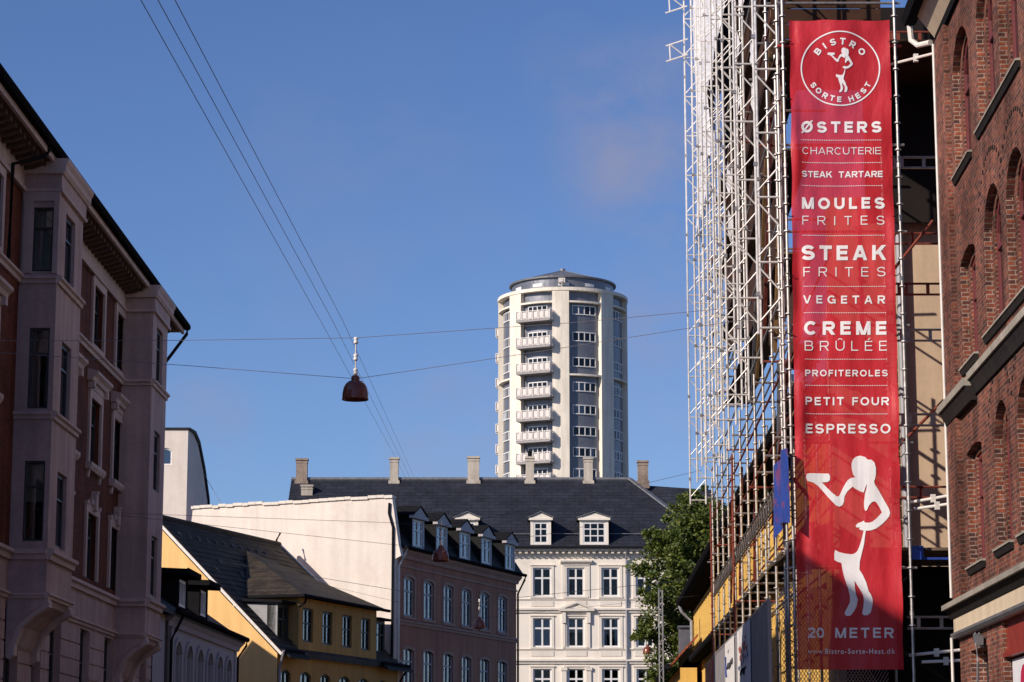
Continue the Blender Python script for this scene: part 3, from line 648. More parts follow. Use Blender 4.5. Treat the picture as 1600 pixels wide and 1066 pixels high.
m.tube([(12.6, 5.85, ym(5.8)), (12.3, 5.75, ym(5.8) + .2), (12.6, 5.7, ym(5.8) + .55)], .05, 6); m.build('roof_vent', 'black_metal', rf)
m = MB(); m.prof(-.4, 1.7, [(-.25, 7.2), (-.25, 7.36), (-.4, 7.38), (-.42, 7.28), (-.37, 7.2)]); m.prof(10.95, 14.25, [(-.25, 7.2), (-.25, 7.36), (-.4, 7.38), (-.42, 7.28), (-.37, 7.2)]); m.build('gutter', 'black_metal', YH)
m = MB(); m.slab([(-.35, -.6, 7.1), (1.8, -.6, 7.1), (1.8, .5, 7.85), (-.35, .5, 7.85)], .1); m.slab([(10.95, -.6, 7.1), (14.3, -.6, 7.1), (14.3, .5, 7.85), (10.95, .5, 7.85)], .1); m.build('pent_roof', 'black_roof', YH)
m = MB(); m.tube([(-.45, -.36, 7.3), (-.4, -.3, 7.1), (-.2, -.08, 6.6), (-.2, -.08, .1)], .06, 8); m.build('downpipe', 'grey_pipe', YH)
m = MB(); m.tube([(14.1, -.36, 7.3), (14.0, -.3, 7.0), (13.9, -.08, 6.6), (13.9, -.08, .1)], .06, 8); m.build('downpipe', 'black_metal', YH)
fw = [(2.32, 3.42), (4.5, 5.6), (6.8, 7.9), (9.05, 10.15)]
m = MB(); wall(m, 1.83, 10.9, 7.2, 9.72, [(a, b, 7.84, 9.3, 0) for a, b in fw], -.03, .13)
m.poly([(1.83, -.03, 7.2), (1.83, -.03, 9.72), (1.83, 2.4, 9.72), (1.83, 0, 7.3)]); m.poly([(10.9, -.03, 7.2), (10.9, 0, 7.3), (10.9, 2.4, 9.72), (10.9, -.03, 9.72)])
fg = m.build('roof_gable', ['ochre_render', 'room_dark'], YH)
m = MB(); a, b, f, z = 1.5, 11.6, -.35, 9.8; c = (a + b) / 2; s = 5.05
m.poly([(a, f, z), (b, f, z), (c, f + s, z + .5 * s)]); m.poly([(a, f, z), (c, f + s, z + .5 * s), (a, 2.35, z)]); m.poly([(b, f, z), (b, 2.35, z), (c, f + s, z + .5 * s)]); m.poly([(a, f, z - .02), (a, 2.35, z - .02), (b, 2.35, z - .02), (b, f, z - .02)])
m.build('roof_gable_roof', 'tiled_roof', fg)
m = MB(); m.box(a, b, f - .12, f, z - .1, z + .02); m.box(a - .12, a, f - .12, 2.4, z - .1, z + .02); m.tube([(a + .3, f - .05, z - .05), (a + .3, f, z - .3), (a + .36, -.06, z - .5)], .05, 6); m.build('gutter', 'black_metal', fg)
for i, (a, b) in enumerate(fw): window(fg, (a + b) / 2, 7.84, b - a, 1.46, .06, vm=(.5,), hm=(.56,), fm='frame_green', ft=.09, bt=.06, curtain=('low', 'side', 'low', 'side')[i])
for a, b in lw:
    window(YH, (a + b) / 2, 4.5, b - a, 2.05, .08, .18, vm=(.5,), hm=(.6,), fm='frame_green', ft=.08, curtain='side'); window(YH, (a + b) / 2, 1., b - a, 2., .08, .18, vm=(.5,), hm=(.6,), fm='frame_green', ft=.08)
for i, (a, b) in enumerate(((.55, 1.72), (11.95, 13.05))):
    m = MB(); wall(m, a, b, 7.6, 9.4, [(a + .05, b - .05, 7.85, 9.3, 0)], .4, .08, room=.4); d = m.build('dormer', ['frame_green', 'room_dark'], YH)
    m = MB()
    for xx in (a, b): m.poly([(xx, .4, 7.75), (xx, .4, 9.42), (xx, 2.0, 9.42)])
    m.build('dormer_cheek', 'zinc', d)
    m = MB(); m.slab([(a - .2, .12, 9.5), (b + .12, .12, 9.5), (b + .12, 2.3, 9.62), (a - .2, 2.3, 9.62)], .12); m.build('dormer_roof', 'black_metal', d)
    window(d, (a + b) / 2, 7.85, b - a - .1, 1.45, .42, vm=(.5,), hm=(.6,), fm='frame_green', ft=.08, bt=.06, curtain='side')
# ---------------------------------------------------------------- rose building with blank white gable
PB = thing('mansard_building', 'shaded rose pink building with five roof dormers and a big blank white gable wall', 'building', (-5.48, 116.2, 0), 70)
pw = [(.75, 2.1), (3.3, 4.65), (5.95, 7.3), (8.5, 9.85), (11.15, 12.5), (13.85, 15.2)]
rws = [(9.76, 11.68), (6.3, 8.34), (2.9, 4.9)]
m = MB(); wall(m, 0, 16.7, 0, 12.7, [(a, b, z0, z1, .12) for a, b in pw for z0, z1 in rws], 0, .14)
m.poly([(16.7, 0, 0), (16.7, 10.6, 0), (16.7, 10.6, 15.0), (16.7, .9, 15.0), (16.7, 0, 12.9)]); m.poly([(0, 10.6, 0), (0, 10.6, 15), (16.7, 10.6, 15), (16.7, 10.6, 0)])
m.build('front_wall', ['rose_render', 'room_dark'], PB)
prof = [(0, 0), (0, 12.4), (-.3, 12.55), (-.16, 13.15), (.08, 14.7), (.19, 15.35), (.6, 15.42), (10.9, 15.28), (11.0, 14.3), (10.6, 13.6), (10.6, 0)]
m = MB(); m.prof(-.35, -.01, prof); m.build('gable_wall', 'white_gable', PB)
m = MB(); x = .15
while x < 10.95:                                                        # weathered coping of short tiles
    l = random.uniform(.3, .55); zt = 15.38 - .0135 * x + random.uniform(-.03, .05)
    m.box(-.44, .05, x, min(x + l, 10.98) - .012, zt - .02, zt + .12); x += l
m.build('gable_coping', 'white_render_trim', PB)
m = MB(); m.tube([(-.42, .30, 15.1), (-.42, .32, 14.6), (-.42, .10, 13.9), (-.42, .10, .2)], .06, 8); m.build('downpipe', 'black_metal', PB)
m = MB(); m.tube([(.15, -.42, 12.95), (.1, -.36, 12.7), (-.1, -.10, 12.1), (-.1, -.10, .2)], .06, 8); m.build('downpipe', 'white_pipe', PB)
m = MB(); m.tube([(16.95, -.45, 12.95), (16.95, -.4, 12.75), (16.8, -.06, 12.0), (16.8, -.06, .2)], .06, 8); m.build('downpipe', 'black_metal', PB)
m = MB(); m.prof(0, 16.8, [(0, 12.5), (-.08, 12.5), (-.14, 12.66), (-.3, 12.82), (-.3, 12.94), (0, 12.94)]); m.box(0, 16.8, -.05, 0, 12.1, 12.18); m.build('cornice', 'rose_trim', PB)
belt(PB, 0, 16.75, 0, 9.56, .14, .24, 'rose_trim'); belt(PB, 0, 16.75, 0, 5.6, .14, .24, 'rose_trim')
m = MB(); m.slab([(0, -.34, 13.02), (17.0, -.34, 13.02), (16.75, .95, 15.0), (0, .95, 15.0)], .1); m.slab([(0, .95, 15.0), (16.75, .95, 15.0), (16.75, 5.5, 15.5), (0, 5.5, 15.5)], .1); m.slab([(0, 5.5, 15.5), (16.75, 5.5, 15.5), (16.75, 10.8, 14.6), (0, 10.8, 14.6)], .1)
m.poly([(17.0, -.34, 12.95), (16.75, .95, 14.95), (16.72, .95, 12.95)])
m.build('roof', 'black_roof', PB)
m = MB(); m.prof(-.02, 17.1, [(-.32, 12.94), (-.32, 13.05), (-.47, 13.07), (-.5, 12.98), (-.45, 12.92)]); m.build('gutter', 'black_metal', PB)
for i, (a, b) in enumerate(pw):
    for j, (z0, z1) in enumerate(rws):
        o = window(PB, (a + b) / 2, z0, b - a, z1 - z0, .07, .12, vm=(.5,), hm=(.64,), fm='frame_grey', ft=.1, bt=.08, curtain=random.choice([None, 'side', 'low', 'half']) if j < 2 else None)
        if j < 2:
            if (i, j) == (0, 0):
                m = MB(); w, h = b - a, z1 - z0
                for s in (-1, 1): m.box(s * (w / 2 + .08) - .08, s * (w / 2 + .08) + .08, -.029, 0, -.06, h - .10)
                A = arc_pts(w + .32, h + .13, .15); B_ = arc_pts(w, h, .12)
                for p, q, r_, s_ in zip(A, A[1:], B_, B_[1:]): m.poly([(r_[0], -.03, r_[1]), (s_[0], -.03, s_[1]), (q[0], -.03, q[1]), (p[0], -.03, p[1])]); m.poly([(p[0], -.03, p[1]), (q[0], -.03, q[1]), (q[0], 0, q[1]), (p[0], 0, p[1])])
                m.box(-w / 2 - .16, w / 2 + .16, -.07, 0, -.12, 0); psur = m.mesh('window_surround', 'rose_trim')
            link('window_surround', psur, o)
dm = None
for a, b in ((1.15, 2.5), (4.25, 5.6), (7.45, 8.8), (10.6, 11.95), (14.2, 15.55)):
    if dm is None:
        w = b - a; m = MB(); wall(m, -w / 2 - .1, w / 2 + .1, 13.05, 14.6, [(-w / 2 + .06, w / 2 - .06, 13.16, 14.46, 0)], -.3, .08, room=.4)
        dm = m.mesh('dormer', ['frame_grey', 'room_dark'])
        m = MB()
        for xx in (-w / 2 - .09,): m.poly([(xx, -.3, 13.02), (xx, -.3, 14.72), (xx, .85, 14.9), (xx, .65, 14.5)])
        dc = m.mesh('dormer_cheek', 'black_slate')
        m = MB(); e = w / 2 + .32
        m.profxz(-.42, -.2, [(-e + .14, 14.66), (e - .14, 14.66), (0, 15.1)]); m.box(-e + .04, e - .04, -.46, -.2, 14.5, 14.66); dp = m.mesh('pediment', 'rose_white')
        m = MB(); m.slab([(-e, -.46, 14.70), (0, -.46, 15.18), (0, 2.6, 15.24), (-e, 1.6, 14.76)], .06); m.slab([(0, -.46, 15.18), (e, -.46, 14.70), (e, 1.6, 14.76), (0, 2.6, 15.24)], .06); dr = m.mesh('dormer_roof', 'black_metal')
    d = link('dormer', dm, PB, ((a + b) / 2, 0, 0)); link('dormer_cheek', dc, d); link('dormer_cheek', dc, d, (w + .18, 0, 0)); link('pediment', dp, d); link('dormer_roof', dr, d)
    window(d, 0, 13.16, w - .12, 1.30, -.26, vm=(.5,), hm=(.6,), fm='frame_white', ft=.09, bt=.07, curtain=random.choice(['side', None]))

# ---------------------------------------------------------------- plain white block behind the yellow house
WB = thing('rear_building', 'narrow plain white rear block with one small window and a dark curved roof edge', 'building', (-16.5, 122, 0))
m = MB(); wall(m, -9, 0, 0, 19.55, [(-1.42, -.8, 17.75, 18.62, .12)], 0, .14)
yz = [(0, 0), (0, 19.55), (2.2, 19.62), (4.0, 19.35), (6.3, 18.3), (8.4, 16.9), (9.6, 15), (9.6, 0)]
m.poly([(0, a, b) for a, b in yz]); m.poly([(-9, a, b) for a, b in yz[::-1]]); m.poly([(-9, 9.6, 0), (-9, 9.6, 15), (0, 9.6, 15), (0, 9.6, 0)])
m.build('wall', ['white_gable', 'room_dark'], WB)
m = MB(); e = yz[1:-1]; m.prof(-9.1, .1, [(a - .02 if i else -.06, b) for i, (a, b) in enumerate(e)] + [(a + .14, b + .2) for a, b in e[::-1][:-1]] + [(-.06, 19.66)]); m.build('roof', 'black_roof', WB)
window(WB, -1.11, 17.75, .62, .87, .06, .12, vm=(), hm=(), fm='frame_white', ft=.07, curtain='full')

# ---------------------------------------------------------------- white building that closes the street
BW = thing('corner_building', 'long sunlit white classical building with black slate roof and six chimneys, closing the street', 'building', (0, 165, 0))
bc = [(-15 + .05, -13.8), (-12.3, -11.1), (-9.6, -8.4), (-7.0, -5.8), (-4.4, -3.2), (-1.6, -.4), (1.43, 2.68), (3.78, 4.92), (6.14, 7.28), (8.47, 9.62), (11.1, 12.3)]
br = [(14.4, 16.36), (10.97, 12.97), (7.55, 9.55), (4.0, 6.0)]
X0, X1 = -15.6, 13.2
m = MB(); wall(m, X0, X1, 0, 17.2, [(a, b, z0, z1, 0) for a, b in bc for z0, z1 in br], 0, .16)
m.poly([(X0, 0, 0), (X0, 0, 17.7), (X0, 6, 22.9), (X0, 12, 17.7), (X0, 12, 0)]); m.poly([(X1, 0, 0), (X1, 12, 0), (X1, 12, 17.7), (X1, 0, 17.7)]); m.poly([(X0, 12, 0), (X0, 12, 17.7), (X1, 12, 17.7), (X1, 12, 0)])
m.build('wall', ['white_render', 'room_dark'], BW)
m = MB(); m.box(X0, X1 + .1, -.08, 0, 17.05, 17.2); m.box(X0, X1 + .1, -.12, 0, 17.2, 17.7); m.box(X0, X1 + .5, -.5, -.12, 17.5, 17.66)
x = X0 + .1
while x < X1: m.box(x, x + .18, -.42, -.12, 17.3, 17.5); x += .42
m.build('cornice', 'white_render_trim', BW)
for z, d, h in ((14.25, .08, .12), (13.6, .22, .3), (10.88, .08, .12), (10.15, .22, .3), (7.4, .08, .12), (6.6, .2, .26)): belt(BW, X0, X1, 0, z, d, h, 'white_render_trim')
for a, b in bc[5:]:
    for z in (13.98, 10.62): MB().box(a - .15, b + .15, -.04, 0, z - .25, z + .1).build('apron_panel', 'white_render_trim', BW)
for xx in (3.42, 5.1):
    m = MB(); m.box(xx, xx + .2, -.06, 0, 14.25, 16.6); m.box(xx, xx + .2, -.1, 0, 10.88, 12.6); m.box(xx - .03, xx + .23, -.2, 0, 12.6, 13.3); m.box(xx - .06, xx + .26, -.1, 0, 6.6, 9.4); m.box(xx - .12, xx + .32, -.16, 0, 9.4, 9.62); m.build('pilaster', 'white_render_trim', BW)
m = MB(); m.prof(3.3, 5.45, [(0, 16.62), (-.12, 16.62), (-.26, 16.76), (-.26, 16.86), (0, 16.9)])
m.build('window_hood', 'white_render_trim', BW)
m = MB(); m.box(3.2, 5.6, -.3, 0, 13.4, 13.56); m.profxz(-.16, 0, [(3.35, 13.56), (5.45, 13.56), (4.4, 13.98)])
m.profxz(-.3, -.1, [(3.16, 13.56), (3.5, 13.56), (4.4, 13.93), (4.4, 14.08)]); m.profxz(-.3, -.1, [(5.64, 13.56), (4.4, 14.08), (4.4, 13.93), (5.3, 13.56)])
m.build('pediment', 'white_render_trim', BW)
RS = 5.35 / 6.5
m = MB(); e = -.55; ze = 17.78; zr = 23.15
m.slab([(X0 - .1, e, ze), (X1 + .9, e, ze), (8.43, 6, zr), (X0 - .1, 6, zr)], .15); m.slab([(X0 - .1, 6, zr), (8.43, 6, zr), (X1 + .9, 12.6, ze), (X0 - .1, 12.6, ze)], .15); m.slab([(X1 + .9, e, ze), (X1 + .9, 12.6, ze), (8.43, 6, zr)], .15)
roof = m.build('roof', 'slate_roof', BW)
m = MB(); m.tube([(X0 - .1, 6, zr + .04), (8.43, 6, zr + .04)], .14, 8); m.build('ridge_capping', 'zinc', roof)
m = MB(); m.bar((8.4, 5.95, zr + .06), (X1 + .85, e + .05, ze + .06), .42, .1); m.build('hip_flashing', 'zinc', roof)
m = MB(); m.box(X0, X1 + .7, e - .14, e, ze - .16, ze - .02); m.build('gutter', 'black_metal', BW)
for xx in (7.78, -2.4): m = MB(); m.tube([(xx, e - .05, ze - .1), (xx, -.4, 17.4), (xx, -.14, 16.9), (xx, -.14, .2)], .075, 8); m.build('downpipe', 'grey_pipe', BW)
m = MB(); zs = 18.55; ys = (zs - ze) / RS + e; m.tube([(X0, ys - .08, zs + .16), (12.4, ys - .08, zs + .16)], .028, 6)
x = X0 + .4
while x < 12.3: m.bar((x, ys - .08, zs + .17), (x, ys + .1, zs + .12), .04); x += .85
m.build('snow_guard', 'galvanised', roof)
rnd = random.Random(5)
for i, (a, b) in enumerate(bc):
    for j, (z0, z1) in enumerate(br):
        o = window(BW, (a + b) / 2, z0, b - a, z1 - z0, .07, vm=(.5,), hm=(.64,), ft=.11, bt=.12, gm='window_glass_far', curtain={(6, 1): 'full', (7, 1): 'half', (8, 0): None, (6, 0): 'half' if 0 else None}.get((i, j), rnd.choice([None, None, 'side', 'low'])))
        if i > 5:
            if (i, j) == (6, 0):
                m = MB(); w, h = b - a, z1 - z0
                for s in (-1, 1): m.box(s * (w / 2 + .09) - .09, s * (w / 2 + .09) + .09, -.05, 0, 0, h)
                m.box(-w / 2 - .18, w / 2 + .18, -.05, 0, h, h + .14); m.box(-w / 2 - .22, w / 2 + .22, -.11, 0, h + .14, h + .2); m.box(-w / 2 - .2, w / 2 + .2, -.1, 0, -.1, 0); bsur = m.mesh('window_surround', 'white_render_trim')
            link('window_surround', bsur, o)
for a, b, n in ((-3.85, -2.25, 2), (1.2, 2.72, 2), (4.56, 6.64, 3), (-9.5, -7.9, 2)):
    y = -.42; z0, z1 = 17.86, 19.7; c = (a + b) / 2; w = b - a
    m = MB(); wall(m, a + .06, b - .06, z0, z1, [(a + .28, b - .28, z0 + .12, z1 - .28, 0)], y, .08, room=.5)
    d = m.build('dormer', ['white_render', 'room_dark'], BW)
    yb = (z1 - ze) / RS + e
    for xx in (a + .05, b - .05): m = MB(); m.poly([(xx, y, z0), (xx, y, z1), (xx, yb + .3, z1)]); m.build('dormer_cheek', 'slate_roof', d)
    m = MB(); m.box(a - .06, b + .06, y - .16, y + .04, z1 - .14, z1 + .02); m.profxz(y - .12, y + .04, [(a + .02, z1 + .02), (b - .02, z1 + .02), (c, z1 + .36)]); m.build('pediment', 'white_render', d)
    m = MB(); e2 = w / 2 + .14
    m.slab([(c - e2, y - .22, z1 + .06), (c, y - .22, z1 + .46), (c, y + 2.9, z1 + .46), (c - e2, y + 2.4, z1 + .06)], .05); m.slab([(c, y - .22, z1 + .46), (c + e2, y - .22, z1 + .06), (c + e2, y + 2.4, z1 + .06), (c, y + 2.9, z1 + .46)], .05); m.build('dormer_roof', 'zinc', d)
    window(d, c, z0 + .12, w - .56, z1 - z0 - .4, y + .02, vm=(.5,) if n == 2 else (.333, .667), hm=(.36, .68), ft=.1, bt=.075, gm='window_glass_far')
def chimney(parent, x, y, w, d, z0, z1, mat, pots=0):
    m = MB(); m.box(x, x + w, y, y + d, z0, z1 - .14); m.box(x - .06, x + w + .06, y - .06, y + d + .06, z1 - .14, z1); m.box(x - .09, x + w + .09, y - .09, y + d + .09, z0, z0 + .55); m.box(x - .03, x + w + .03, y - .03, y + d + .03, z1 - .34, z1 - .26)
    c = m.build('chimney', mat, parent)
    if pots:
        m = MB(); m.lathe([(.16, z1), (.16, z1 + .3), (.22, z1 + .34), (.0, z1 + .5)], 10, x + w / 2, y + d / 2); m.build('chimney_cowl', 'black_metal', c)
for i, (x, w, z1) in enumerate(((-15.35, .78, 24.65), (-8.68, .6, 24.72), (-3.15, .82, 24.8), (.98, .58, 24.78), (5.12, .62, 24.72), (8.95, .72, 24.5))):
    chimney(roof, x, 5.7, w, .6, 22.5, z1, 'chimney_brick' if i in (0, 5) else 'chimney_render', i == 3)
chimney(roof, -14.85, 4.4, .8, .6, 20.8, 22.6, 'chimney_render')

WG = thing('side_wing', 'slate roofed wing running back behind the white building, mostly hidden by the tree', 'building', (8.4, 171.5, 0), -14)
m = MB(); m.box(0, 6, -5, 5, 0, 17.2); m.build('wall', 'white_render', WG)
m = MB(); m.slab([(-.2, -5.4, 17.2), (6, -5.4, 17.2), (6, 0, 22.3), (-.2, 0, 22.9)], .15); m.slab([(-.2, 0, 22.9), (6, 0, 22.3), (6, 5.4, 17.2), (-.2, 5.4, 17.2)], .15); m.build('roof', 'slate_roof', WG)

# ---------------------------------------------------------------- round tower
TW = thing('residential_tower', 'tall round tower block of white fins and grey cladding with stacked balconies, far behind', 'tower', (6.22, 291, 0))
RT = 7.9
m = MB(); m.lathe([(RT - .62, 0), (RT - .62, 60.6), (0, 60.6)], 96); m.build('core', 'tower_grey', TW)
fins = [-3.1 + 45 * k for k in range(8)]
m = None
for a in fins:
    if m is None:
        m = MB(); m.lathe([(RT - .8, 0), (RT, 0), (RT, 60.3), (RT - .8, 60.3)], 4, a0=-7.3, a1=7.3)
        for s in (-7.3, 7.3):
            c, q = math.sin(R(s)), -math.cos(R(s)); m.poly([(c * (RT - .8), q * (RT - .8), 0), (c * RT, q * RT, 0), (c * RT, q * RT, 60.3), (c * (RT - .8), q * (RT - .8), 60.3)])
        fm_ = m.mesh('fin', 'tower_white')
    link('fin', fm_, TW, M=Matrix.Rotation(R(a), 4, 'Z'))
bz = [57.6, 54.4, 51.28, 48.34, 45.6, 43.03, 40.5, 37.93, 35.35, 32.8]
wz = [58.35, 55.12, 52.04, 49.06, 46.31, 43.73, 41.22, 38.7, 36.15]
def ring(r0, r1, z0, z1, a0, a1, n): return MB().lathe([(r0, z0), (r1, z0), (r1, z1), (r0, z1), (r0, z0)], n, a0=a0, a1=a1)
ring(RT - .8, RT + .08, 60.05, 60.45, 0, 360, 96).build('top_ring', 'tower_white', TW)
rm = ring(RT - .7, RT - .02, 58.6, 58.82, -15.5, 15.5, 10).mesh('ledge', 'tower_white'); 
for a in (19.4, 64.4, -25.6, -70.6): link('ledge', rm, TW, M=Matrix.Rotation(R(a), 4, 'Z'))
for a in (19.4, 64.4, -70.6): link('ledge', rm, TW, M=Matrix.Translation((0, 0, -8.85)) @ Matrix.Rotation(R(a), 4, 'Z'))
def curved_window(w_deg, h, n, door=False):
    r = RT - .56; fr = MB(); gl = MB()
    for k in range(n + 1):
        a = -w_deg / 2 + w_deg * k / n; c, q = math.sin(R(a)), -math.cos(R(a)); wd = .07
        fr.bar((c * r, q * r, 0), (c * r, q * r, h), .10, .10, (c, q, 0))
    for z in (0, h - .11): fr.lathe([(r - .06, z), (r + .06, z), (r + .06, z + .11), (r - .06, z + .11)], n * 2, a0=-w_deg / 2, a1=w_deg / 2)
    gl.lathe([(r - .01, .05), (r - .01, h - .05)], n, a0=-w_deg / 2, a1=w_deg / 2)
    bk = MB(); bk.lathe([(r - .045, .03), (r - .045, h - .03)], n, a0=-w_deg / 2, a1=w_deg / 2)
    return fr.mesh('window', 'frame_white'), gl.mesh('pane', 'window_glass_far'), bk
cw = {}
for nm, wd, h, n in (('strip', 22.6, 1.15, 4), ('door', 19, 2.0, 4)):
    f, g, b = curved_window(wd, h, n); cw[nm] = (f, g, b.mesh('interior', 'room_dark'))
cb = MB(); r = RT - .59
for s in ((-9, -5), (4, 9.5)): cb.lathe([(r, .08), (r, 1.05)], 2, a0=s[0], a1=s[1])
cbm = cb.mesh('curtain', 'curtain_cloth'); cb = MB(); cb.lathe([(r, .08), (r, 1.05)], 4, a0=-10, a1=1); cbm2 = cb.mesh('curtain', 'curtain_cloth')
rnd = random.Random(11)
def tower_window(kind, ang, z):
    o = link('window', cw[kind][0], TW, M=Matrix.Translation((0, 0, z)) @ Matrix.Rotation(R(ang), 4, 'Z')); link('pane', cw[kind][1], o); link('interior', cw[kind][2], o)
    q = rnd.random()
    if kind == 'strip' and q < .55: link('curtain', cbm if q < .35 else cbm2, o)
for a in (19.4, 64.4, -70.6):
    for z in wz: tower_window('strip', a, z - 1.15)
for z in bz: tower_window('door', -25.6, z - 1.2)
# balconies
m = MB(); w = 2.22; y0, y1 = -(RT + .75), -(RT - .7)
m.box(-w, w, y0, y1, -1.32, -1.12); m.box(-w, w, y0, y0 + .06, -1.12, -1.06); bal = m.mesh('balcony', 'tower_slab')
m = MB()
for z in (-.08, -1.02): m.box(-w, w, y0 - .03, y0 + .03, z, z + .08); m.box(-w - .03, -w + .03, y0, y1, z, z + .08); m.box(w - .03, w + .03, y0, y1, z, z + .08)
for k in range(7): m.box(-w + w / 3 * k - .05, -w + w / 3 * k + .05, y0 - .05, y0 + .05, -1.1, .02)
for k in range(6):
    m.box(-w + w / 3 * k + .12, -w + w / 3 * (k + 1) - .12, y0 - .02, y0 + .02, -.90, -.16)
for s in (-w, w): m.box(s - .02, s + .02, y0 + .15, y1, -.9, -.16)
rail = m.mesh('railing', 'tower_rail')
for ang in (-25.6, -128):
    for z in bz:
        o = link('balcony', bal, TW, M=Matrix.Translation((0, 0, z)) @ Matrix.Rotation(R(ang), 4, 'Z')); link('railing', rail, o)
        if ang < -100: tower_window('door', ang, z - 1.2)
m = MB(); m.lathe([(6.25, 60.4), (6.25, 61.95)], 64); dr = m.build('drum', 'tower_grey', TW)
for a in range(-150, 180, 30): MB().lathe([(6.3, 60.95), (6.3, 61.35)], 4, a0=a - 6, a1=a + 6).build('clerestory_window', 'frame_white', dr)
m = MB(); m.lathe([(6.2, 61.9), (6.55, 61.95), (6.58, 62.15), (5.9, 62.32), (.35, 64.05), (.35, 64.3), (0, 64.35)], 64); rf = m.build('roof', 'zinc', TW)
for k in range(32):
    m = MB(); a = R(k * 11.25); m.bar((math.sin(a) * 6.3, -math.cos(a) * 6.3, 62.20), (math.sin(a) * .4, -math.cos(a) * .4, 64.04), .03, .04); m.build('roof_rib', 'zinc', rf)
m = MB(); m.box(-.65, .15, -7.0, -6.35, 61.2, 61.75); m.box(-.42, -.08, -7.06, -7.0, 61.28, 61.66); m.bar((-.25, -6.9, 61.2), (-.25, -6.9, 60.4), .08); m.build('roof_unit', 'tower_rail', TW)
for z in bz[:8]:                                            # things kept on the balconies
    for _ in range(rnd.choice((0, 1, 1, 2))):
        m = MB(); x = rnd.uniform(-1.9, 1.9); w = rnd.uniform(.15, .4); h = rnd.uniform(.35, .75); m.lathe([(0, z - 1.12), (w * .5, z - 1.12), (w * .7, z - 1.12 + h * .5), (w * .4, z - 1.12 + h), (0, z - 1.1 + h)], 8, x, -(RT + .35))
        o = m.build('balcony_pot', rnd.choice(['leaf', 'poster_blue', 'chimney_render', 'leaf']), TW, M=Matrix.Rotation(R(-25.6), 4, 'Z'))
# ---------------------------------------------------------------- brick building on the right
BB = thing('brick_building', 'dark red brick building with arched windows and stone ledges, at the right edge', 'building', (7.16, 38.9, 0), -92.3)
XE = 26.
def rowset(z0, zc, fl):
    out = []
    return out
A_ = [[(1.30, 3.02, 11.25, 13.45, .46), (1.45, 2.98, 8.12, 9.9, .14), (1.42, 2.96, 5.0, 6.82, .08)]]
B_ = []
xs0 = 3.85
while xs0 < XE - 2:
    for k in (0, 2.02):
        B_.append([(xs0 + k, xs0 + k + 1.55, 11.33, 13.52, .46), (xs0 + k + .05, xs0 + k + 1.6, 8.2, 10.28, .5), (xs0 + k + .3, xs0 + k + 1.6, 5.02, 7.08, .46)])
    xs0 += 5.4
allh = [h for g in A_ + B_ for h in g]
shop = [(4.25 + 5.4 * k, 7.9 + 5.4 * k, .4, 3.98, 0) for k in range(4)]
door = (1.12, 2.86, 0, 3.72, 0)
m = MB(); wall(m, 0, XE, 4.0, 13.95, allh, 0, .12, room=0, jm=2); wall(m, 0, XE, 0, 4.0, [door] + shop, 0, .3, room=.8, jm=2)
def inner(h):
    a, b, c, e, r_ = h
    return (a + .22, b - .16, c + .02, e - .1, max(r_ - .06, 0))
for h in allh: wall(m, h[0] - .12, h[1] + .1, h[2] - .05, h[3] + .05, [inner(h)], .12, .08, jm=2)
m.poly([(0, 0, 0), (0, 9, 0), (0, 9, 13.95), (0, 0, 13.95)]); m.poly([(XE, 0, 0), (XE, 0, 13.95), (XE, 9, 13.95), (XE, 9, 0)]); m.poly([(0, 9, 0), (XE, 9, 0), (XE, 9, 13.95), (0, 9, 13.95)])
m.build('brick_wall', ['town_brick', 'room_dark', 'sunlit_jamb_brick'], BB)  # arch undersides keep the darker brick, so their shade is partly painted
for z0, z1 in ((4.6, 7.4), (7.9, 13.9)):
    m = MB(); m.box(-.02, 1.0, -.09, 0, z0, z1); m.build('corner_pier', 'town_brick', BB)
def sill(a, b, z):
    m = MB(); m.prof(a, b, [(.1, z - .13), (-.03, z - .13), (-.06, z - .04), (.1, z - .04)]); m.mi = 1; m.prof(a - .01, b + .01, [(.1, z - .04), (-.075, z - .04), (-.075, z - .012), (.1, z + .005)]); m.build('window_sill', ['dark_stone', 'stone_trim'], BB)
for g in A_ + B_:
    for h in g:
        a, b, c, e, r_ = inner(h); window(BB, (a + b) / 2, c, b - a, e - c, .15, r_, vm=() if b - a < 1.05 else (.5,), hm=(.62,), fm='frame_red', ft=.08, bt=.06, curtain=random.choice(['low', None, 'side']))
        if g is A_[0]:
            sill(h[0] - .06, h[1] + .02, h[2])
i = 0
while i < len(B_):
    for k, (dz) in enumerate((0, 1, 2)):
        h0, h1 = B_[i][k], B_[i + 1][k]
        spans = [(h0[0] - .1, h1[1] + .1)] if k < 2 else [(h0[0] - .08, h0[1] + .08), (h1[0] - .08, h1[1] + .08)]
        for a, b in spans:
            sill(a, b, h0[2])
    i += 2
rings = []
for g in A_ + B_:                                                        # corbelled brick course over each arch
    for h in g:
        if h[4] > .2:
            w = h[1] - h[0]; m = MB(); o = arc_pts(w + .75, h[3] - h[2] + .52, h[4] + .12, 14)
            for p in o[:]:
                cx = (h[0] + h[1]) / 2 + p[0]; cz = h[2] + p[1]; m.box(cx - .025, cx + .025, -.012, 0, cz - .028, cz + .028)
            if h[3] + .5 < 13.3: m.build('arch_brickwork', 'dark_stone', BB)['kind'] = 'stuff'
